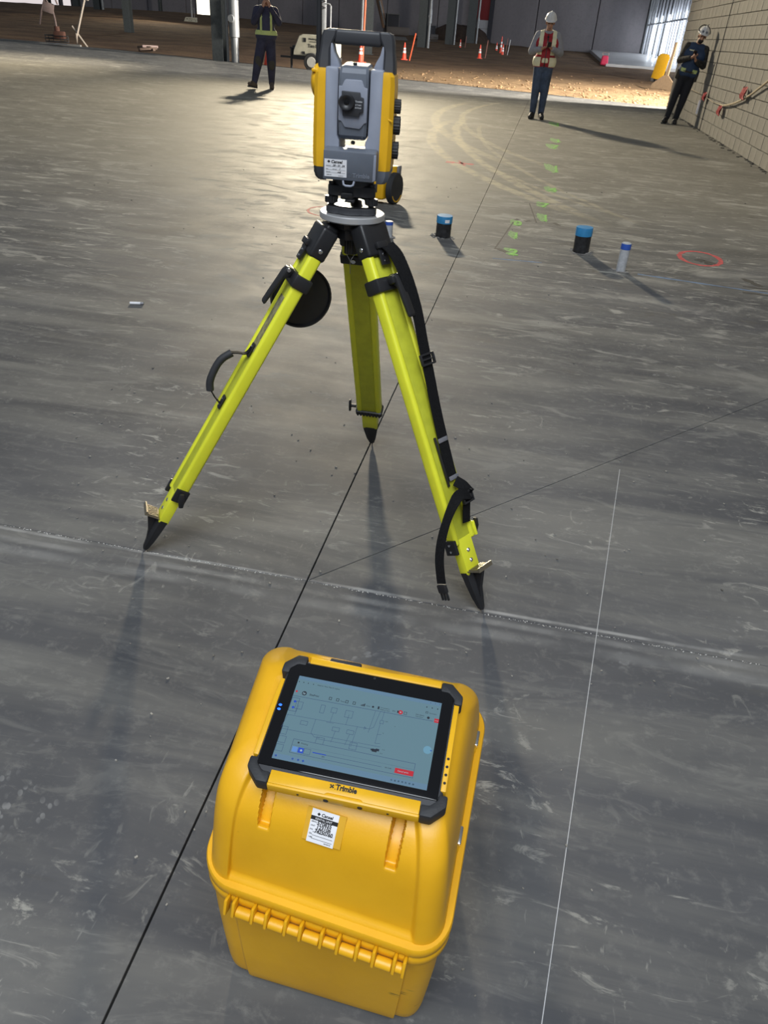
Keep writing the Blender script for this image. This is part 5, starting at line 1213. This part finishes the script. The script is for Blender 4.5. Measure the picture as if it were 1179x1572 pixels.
# ================================================================== PEOPLE
def person(name_lab, loc, rz, J, st, lean=(0, 0)):
    t = thing('person', name_lab, 'person', loc, rot=(lean[0], lean[1], rz))
    J = {k: V(v_) for k, v_ in J.items()}
    HM = Matrix.Translation(J['head']) @ Euler(J['hrot'], 'XYZ').to_matrix().to_4x4()
    bm = B()
    # torso, neck
    cap(bm, J['pelvis'] + V((-.07, 0, 0)), J['pelvis'] + V((.07, 0, 0)), .115, .115); cap(bm, J['pelvis'], J['chest'], .125, .14)
    cap(bm, J['chest'] + V((-.08, 0, 0)), J['chest'] + V((.08, 0, 0)), .125, .125); cap(bm, J['sa'], J['sb'], .062, .062); cap(bm, J['chest'], J['neck'], .09, .062); cap(bm, J['neck'], HM @ V((0, .015, -.06)), .058, .055)
    # head
    ell(bm, (0, .012, .03), (.075, .095, .092), mtx=HM); ell(bm, (0, -.018, -.045), (.056, .072, .068), mtx=HM); ell(bm, (0, -.060, -.088), (.028, .024, .022), mtx=HM)
    cap(bm, (0, -.082, .012), (0, -.104, -.022), .009, .014, mtx=HM); ell(bm, (0, -.085, -.058), (.024, .012, .011), mtx=HM)
    for s_ in (-1, 1): ell(bm, (s_ * .079, .015, -.010), (.010, .020, .032), (0, 0, s_ * .3), mtx=HM); ell(bm, (s_ * .032, -.072, .028), (.020, .014, .009), mtx=HM)
    for k in 'ab':
        s_ = -1 if k == 'a' else 1
        cap(bm, J['s' + k], J['e' + k], .055, .044); cap(bm, J['e' + k], J['w' + k], .043, .029)
        cap(bm, J['h' + k], J['k' + k], .088, .060); cap(bm, J['k' + k], J['f' + k], .060, .040)
        ft = J['f' + k]; toe = J['t' + k]; cap(bm, ft, ft + (toe - ft) * .8, .040, .026)
        # hand: palm, four curled fingers, thumb
        w_ = J['w' + k]; d = J['d' + k].normalized(); c = J['c' + k].normalized(); sd = d.cross(c).normalized() * s_
        pm = w_ + d * .050; cap(bm, w_, w_ + d * .02, .028, .030)
        for q in (-.027, -.009, .009, .027): cap(bm, w_ + d * .02 + sd * q * .8, w_ + d * .088 + sd * q, .014, .0125)
        for q, L in ((-.029, .062), (-.010, .074), (.010, .070), (.029, .054)):
            b0 = w_ + d * .088 + sd * q; b1 = b0 + (d * .8 + c * .6).normalized() * L * .5; b2 = b1 + (d * .1 + c).normalized() * L * .35; b3 = b2 + (c * .8 - d * .7).normalized() * L * .25
            cap(bm, b0, b1, .0100, .0095, 8); cap(bm, b1, b2, .0095, .0090, 8); cap(bm, b2, b3, .0088, .0078, 8)
        b0 = w_ + d * .03 - sd * .026; b1 = b0 + (d * .6 - sd * .55 + c * .4).normalized() * .04; b2 = b1 + (d * .8 + c * .5 + sd * .15).normalized() * .032; cap(bm, b0, b1, .0125, .0115, 8); cap(bm, b1, b2, .011, .009, 8)
    body = blob('body', bm, M_SKIN, t, .0085, 5)
    bm = B()
    for s_ in (-1, 1): ell(bm, (s_ * .032, -.080, .016), (.013, .008, .007), mtx=HM, u_=10, v_=6)
    fin_split('eye', bm, K('eye_dark', (.03, .02, .02), .2), body); bm = B(); ell(bm, (0, -.0945, -.060), (.022, .004, .0035), mtx=HM, u_=10, v_=6); fin('mouth', bm, K('lips', (.22, .08, .07), .5), body)
    bm = B(); ell(bm, (0, .032, .035), (.083, .095, .095), mtx=HM); ell(bm, (0, .060, -.03), (.068, .060, .06), mtx=HM)
    if st.get('beard'): ell(bm, (0, -.045, -.072), (.058, .058, .050), mtx=HM)
    blob('hair', bm, M_HAIR, t, .012, 3)
    # trousers
    bm = B()
    cap(bm, J['pelvis'] + V((-.075, 0, .03)), J['pelvis'] + V((.075, 0, .03)), .128, .128); cap(bm, J['pelvis'], J['pelvis'] + V((0, 0, .12)), .15, .145)
    for k in 'ab':
        kn = J['k' + k]; cap(bm, J['h' + k], kn, .112, st.get('kr', .082)); cap(bm, kn, J['f' + k] + V((0, 0, .03)), st.get('kr', .082), st.get('ar', .066))
    tr = blob('trousers', bm, st['trousers'], t, .013, 5)
    # boots with soles
    for k in 'ab':
        ft, toe = J['f' + k], J['t' + k]; d = (toe - ft); bm = B(); up = (J['k' + k] - ft).normalized()
        cap(bm, ft + up * .10, ft, .062, .055); cap(bm, ft - d.normalized() * .035 + V((0, 0, -.032)), toe + V((0, 0, -.018)), .048, .047); cap(bm, ft + V((0, 0, -.01)), ft + d * .75, .054, .047)
        bt = blob('boot', bm, st['boots'], t, .011, 4)
        bm = B(); a = ft - d.normalized() * .055; b_ = toe + d.normalized() * .03; zz = V((0, 0, -.068)); x_, y_, z_ = frame_of(b_ - a)
        q = Matrix.Translation((a + b_) / 2 + zz) @ (b_ - a).to_track_quat('Y', 'Z').to_matrix().to_4x4(); box(bm, (0, 0, 0), (.095, (b_ - a).length, .026), .010, mtx=q); fin('sole', bm, M_BLK2, bt)
    # jacket
    bm = B(); pz = J['pelvis']
    cap(bm, pz + V((-.07, 0, .05)), pz + V((.07, 0, .05)), .140, .140); cap(bm, pz + V((0, 0, .08)), J['chest'], .165, .160); cap(bm, J['chest'] + V((-.09, 0, 0)), J['chest'] + V((.09, 0, 0)), .142, .142); cap(bm, J['sa'], J['sb'], .078, .078); cap(bm, J['chest'], J['neck'] + V((0, .01, -.01)), .10, .078)
    for k in 'ab': cap(bm, J['s' + k], J['e' + k], .078, .066); cap(bm, J['e' + k], J['w' + k].lerp(J['e' + k], .08), .066, .048)
    jk = blob('jacket', bm, st['jacket'], t, .013, 6)
    if st.get('hood'):
        bm = B(); n = 16; pts = [J['neck'] + V((.088 * cos(a), .02 + .085 * sin(a), .015 + .02 * sin(a))) for a in [2 * pi * i / n - pi / 2 + .35 + (2 * pi - .7) * 0 for i in range(n + 1)]]; tube(bm, pts, .030, 8); blob('hood', bm, st['jacket'], t, .012, 3)
    if st.get('vest'):
        bm = B(); cap(bm, pz + V((-.075, 0, .06)), pz + V((.075, 0, .06)), .156, .156); cap(bm, pz + V((0, 0, .08)), J['chest'], .182, .176); cap(bm, J['chest'] + V((-.085, 0, 0)), J['chest'] + V((.085, 0, 0)), .158, .158); cap(bm, J['sa'] * .78 + J['sb'] * .22, J['sb'] * .78 + J['sa'] * .22, .092, .092)
        vs = blob('vest', bm, st['vest'], t, .013, 6)
        for nm, m_, pred in st['bands']: patch(nm, vs, pred, m_, vs, .006)
    else:
        for nm, m_, pred in st['bands']: patch(nm, jk, pred, m_, jk, .008)
    if st.get('pads'):
        for k in 'ab':
            kn = J['k' + k]; bm = B(); ell(bm, kn + V((0, -.055, -.01)), (.072, .050, .125)); blob('knee_pad', bm, K('olive_knee_pad', (.05, .045, .035), .8), t, .012, 3)
    if st.get('belt'):
        bm = B(); n = 24; pts = [pz + V((.185 * cos(a), .15 * sin(a), .06)) for a in [2 * pi * i / n for i in range(n + 1)]]; tube(bm, pts, .03, 8); box(bm, pz + V((-.19, -.03, -.02)), (.08, .14, .18), .02); box(bm, pz + V((.19, -.03, -.02)), (.07, .13, .16), .02); fin('tool_belt', bm, K('dark_tool_belt', (.03, .026, .022), .8), t)
    if st.get('hat'):
        hm = HM @ Matrix.Translation((0, .012, .058)) @ Matrix.Rotation(radians(2), 4, 'X')
        bm = B(); prof = [(.122 if i == 0 else .113 * cos(a), .128 * sin(a)) for i, a in enumerate([pi / 2 * j / 12 for j in range(13)])]; prof[-1] = (.002, .128)
        lathe(bm, [(.100, .0), (.122, -.002), (.118, .010)] + prof[1:], 36, hm @ Matrix.Diagonal((.95, 1.12, 1, 1)))
        bk = fin('hard_hat', bm, st['hat'], t)
        bm = B(); prism(bm, [(-.090, -.09), (-.075, -.145), (-.04, -.165), (.04, -.165), (.075, -.145), (.090, -.09)], -.008, .002, mtx=hm @ Matrix.Rotation(radians(-4), 4, 'X'), bev=.002); fin('peak', bm, st['hat'], bk)
        bm = B(); tube(bm, [hm @ V((0, -.122 * cos(a), .124 * sin(a) + .004)) for a in [.35 + 2.3 * i / 10 for i in range(11)]], .012, 8); fin('ridge', bm, st['hat'], bk)
        if st.get('hatband'):
            bm = B(); tube(bm, [hm @ V((.122 * cos(a), .145 * sin(a), .03 + .075 * max(0, sin(a)))) for a in [-.4 + (pi + .8) * i / 18 for i in range(19)]], .010, 8); tube(bm, [hm @ V((.02, .05, .13)), hm @ V((.03, .03, .165))], .008, 6); fin('hat_strap', bm, M_BLK, bk)
            bm = B()
            for x_ in (-.045, .03): lathe(bm, [(.014, 0), (.022, 0), (.022, .004), (.014, .004)], 14, hm @ Matrix.Translation((x_, -.112, .055)) @ Matrix.Rotation(radians(65), 4, 'X'))
            fin_split('hat_sticker', bm, M_IG2, bk)
    return t
M_JEAN = K('blue_jeans', (.045, .065, .11), .8, var=.35, scale=6); M_NAVY = K('navy_coverall', (.030, .030, .060), .8, var=.25, scale=8); M_HOOD = K('grey_hoodie', (.26, .26, .29), .85, var=.15, scale=10); M_RED = K('red_vest', (.30, .012, .022), .75, var=.2)
M_CRM = K('cream_hivis_band', (.70, .66, .46), .5); M_HIV = K('lime_hivis_band', (.52, .60, .22), .5); M_HAT = K('white_hard_hat', (.62, .62, .63), .3); M_NV = K('blue_vest', (.022, .045, .10), .75); M_DPL = K('dark_plaid', (.03, .028, .026), .85, var=.7, scale=26); M_BTR = K('black_trousers', (.012, .013, .018), .85)
M_BOOTK = K('black_boot', (.014, .014, .015), .6); M_BOOTB = K('brown_boot', (.10, .075, .055), .7)
fr = lambda n: n.y < -.15
bands2 = [('hivis_band', M_CRM, lambda c, n: n.y < .3 and .085 < abs(c.x) < .165 and c.z > 1.12), ('hivis_band', M_CRM, lambda c, n: n.y < .12 and .93 < c.z < 1.085 and abs(c.x) > .085), ('hivis_patch', M_CRM, lambda c, n: n.y < -.4 and .99 < c.z < 1.07 and (.012 < abs(c.x) < .055)), ('zip_line', M_BLK, lambda c, n: n.y < -.4 and abs(c.x) < .012)]
std = dict(pelvis=(0, 0, .95), chest=(0, -.005, 1.30), neck=(0, .005, 1.50), head=(0, -.02, 1.665), hrot=(0, 0, 0), sa=(-.185, .01, 1.445), sb=(.185, .01, 1.445), ha=(-.085, 0, .93), hb=(.085, 0, .93), ka=(-.095, -.01, .50), kb=(.095, -.01, .50), fa=(-.10, .03, .085), fb=(.10, .03, .085), ta=(-.13, -.13, .06), tb=(.13, -.13, .06))
def pose(**k): d = dict(std); d.update(k); return d
person('person in white hard hat, red and cream vest and jeans, looking at a phone', (2.50, 17.45, 0), radians(-6), pose(head=(0, -.055, 1.655), hrot=(radians(20), 0, 0), ea=(-.285, -.03, 1.17), eb=(.285, -.03, 1.17), wa=(-.105, -.275, 1.225), wb=(.095, -.270, 1.235), da=(.75, -.35, .25), db=(-.7, -.35, .3), ca=(.3, -.2, .9), cb=(-.3, -.2, .9), fa=(-.085, -.02, .085), ta=(-.125, -.19, .06), fb=(.085, .02, .085), tb=(.115, -.15, .06), ka=(-.09, -.04, .50), kb=(.09, -.02, .50)),
       dict(trousers=M_JEAN, jacket=M_HOOD, vest=M_RED, bands=bands2, boots=M_BOOTK, hat=M_HAT, hood=True, ar=.064))
ph = thing('phone', 'dark phone held by the person in the red vest', 'phone', (2.49, 17.06, 1.30), rot=(radians(-35), 0, radians(-6))); bm = B(); box(bm, (0, 0, 0), (.072, .150, .009), .003); fin('phone_body', bm, M_BLK, ph); bm = B(); box(bm, (0, 0, .0050), (.064, .138, .001)); fin('phone_screen', bm, M_GLASS, ph)
bands1 = [('hivis_band', M_HIV, lambda c, n: n.y < .5 and .08 < abs(c.x) < .125 and 1.06 < c.z < 1.50), ('hivis_band', M_HIV, lambda c, n: n.y < .6 and 1.01 < c.z < 1.09), ]
p1 = person('person in navy coveralls with lime stripes and knee pads, walking, hands raised to the face', (-3.45, 19.85, 0), radians(10), pose(head=(.01, -.04, 1.665), hrot=(radians(8), 0, 0), ea=(-.25, -.10, 1.22), eb=(.27, -.12, 1.24), wa=(-.06, -.235, 1.50), wb=(.085, -.235, 1.50), da=(.3, .1, .9), db=(-.3, .1, .9), ca=(.5, .6, .1), cb=(-.5, .6, .1), ka=(-.18, -.15, .52), fa=(-.27, -.20, .105), ta=(-.37, -.33, .125), kb=(.10, .0, .50), fb=(.10, .10, .085), tb=(.11, -.06, .06)),
       dict(trousers=M_NAVY, jacket=M_NAVY, vest=K('navy_vest', (.03, .032, .07), .7), bands=bands1, boots=M_BOOTB, pads=True, kr=.100, ar=.064, hat=M_HAT)); p1.scale = (1.06, 1.06, 1.06)
bands3 = [('hivis_band', M_HIV, lambda c, n: n.y < .1 and .99 < c.z < 1.06 and .07 < abs(c.x) < .165), ('name_tape', M_CRM, lambda c, n: n.y < -.2 and 1.375 < c.z < 1.395 and -.13 < c.x < -.04)]
person('person in dark clothes and blue vest leaning on the block wall with a phone', (5.62, 18.75, 0), radians(-14), pose(head=(.02, -.045, 1.655), hrot=(radians(15), radians(4), radians(8)), ea=(-.25, -.04, 1.17), eb=(.25, -.02, 1.16), wa=(-.06, -.265, 1.26), wb=(.06, -.255, 1.22), da=(.7, -.35, .3), db=(-.6, -.3, .55), ca=(.3, -.2, .9), cb=(-.3, -.2, .9), fa=(-.10, -.04, .085), ta=(-.14, -.20, .06), fb=(.085, .03, .085), tb=(.10, -.13, .06)),
       dict(trousers=M_BTR, jacket=M_DPL, vest=M_NV, bands=bands3, boots=M_BOOTK, hat=M_HAT, hatband=True, beard=True, belt=True, ar=.066), lean=(0, radians(7.5)))
ph = thing('phone', 'dark phone held by the person leaning on the wall', 'phone', (5.70, 18.42, 1.34), rot=(radians(-35), radians(7), radians(-14))); bm = B(); box(bm, (0, 0, 0), (.072, .150, .009), .003); fin('phone_body', bm, M_BLK, ph); bm = B(); box(bm, (0, 0, .0050), (.064, .138, .001)); fin('phone_screen', bm, M_GLASS, ph)
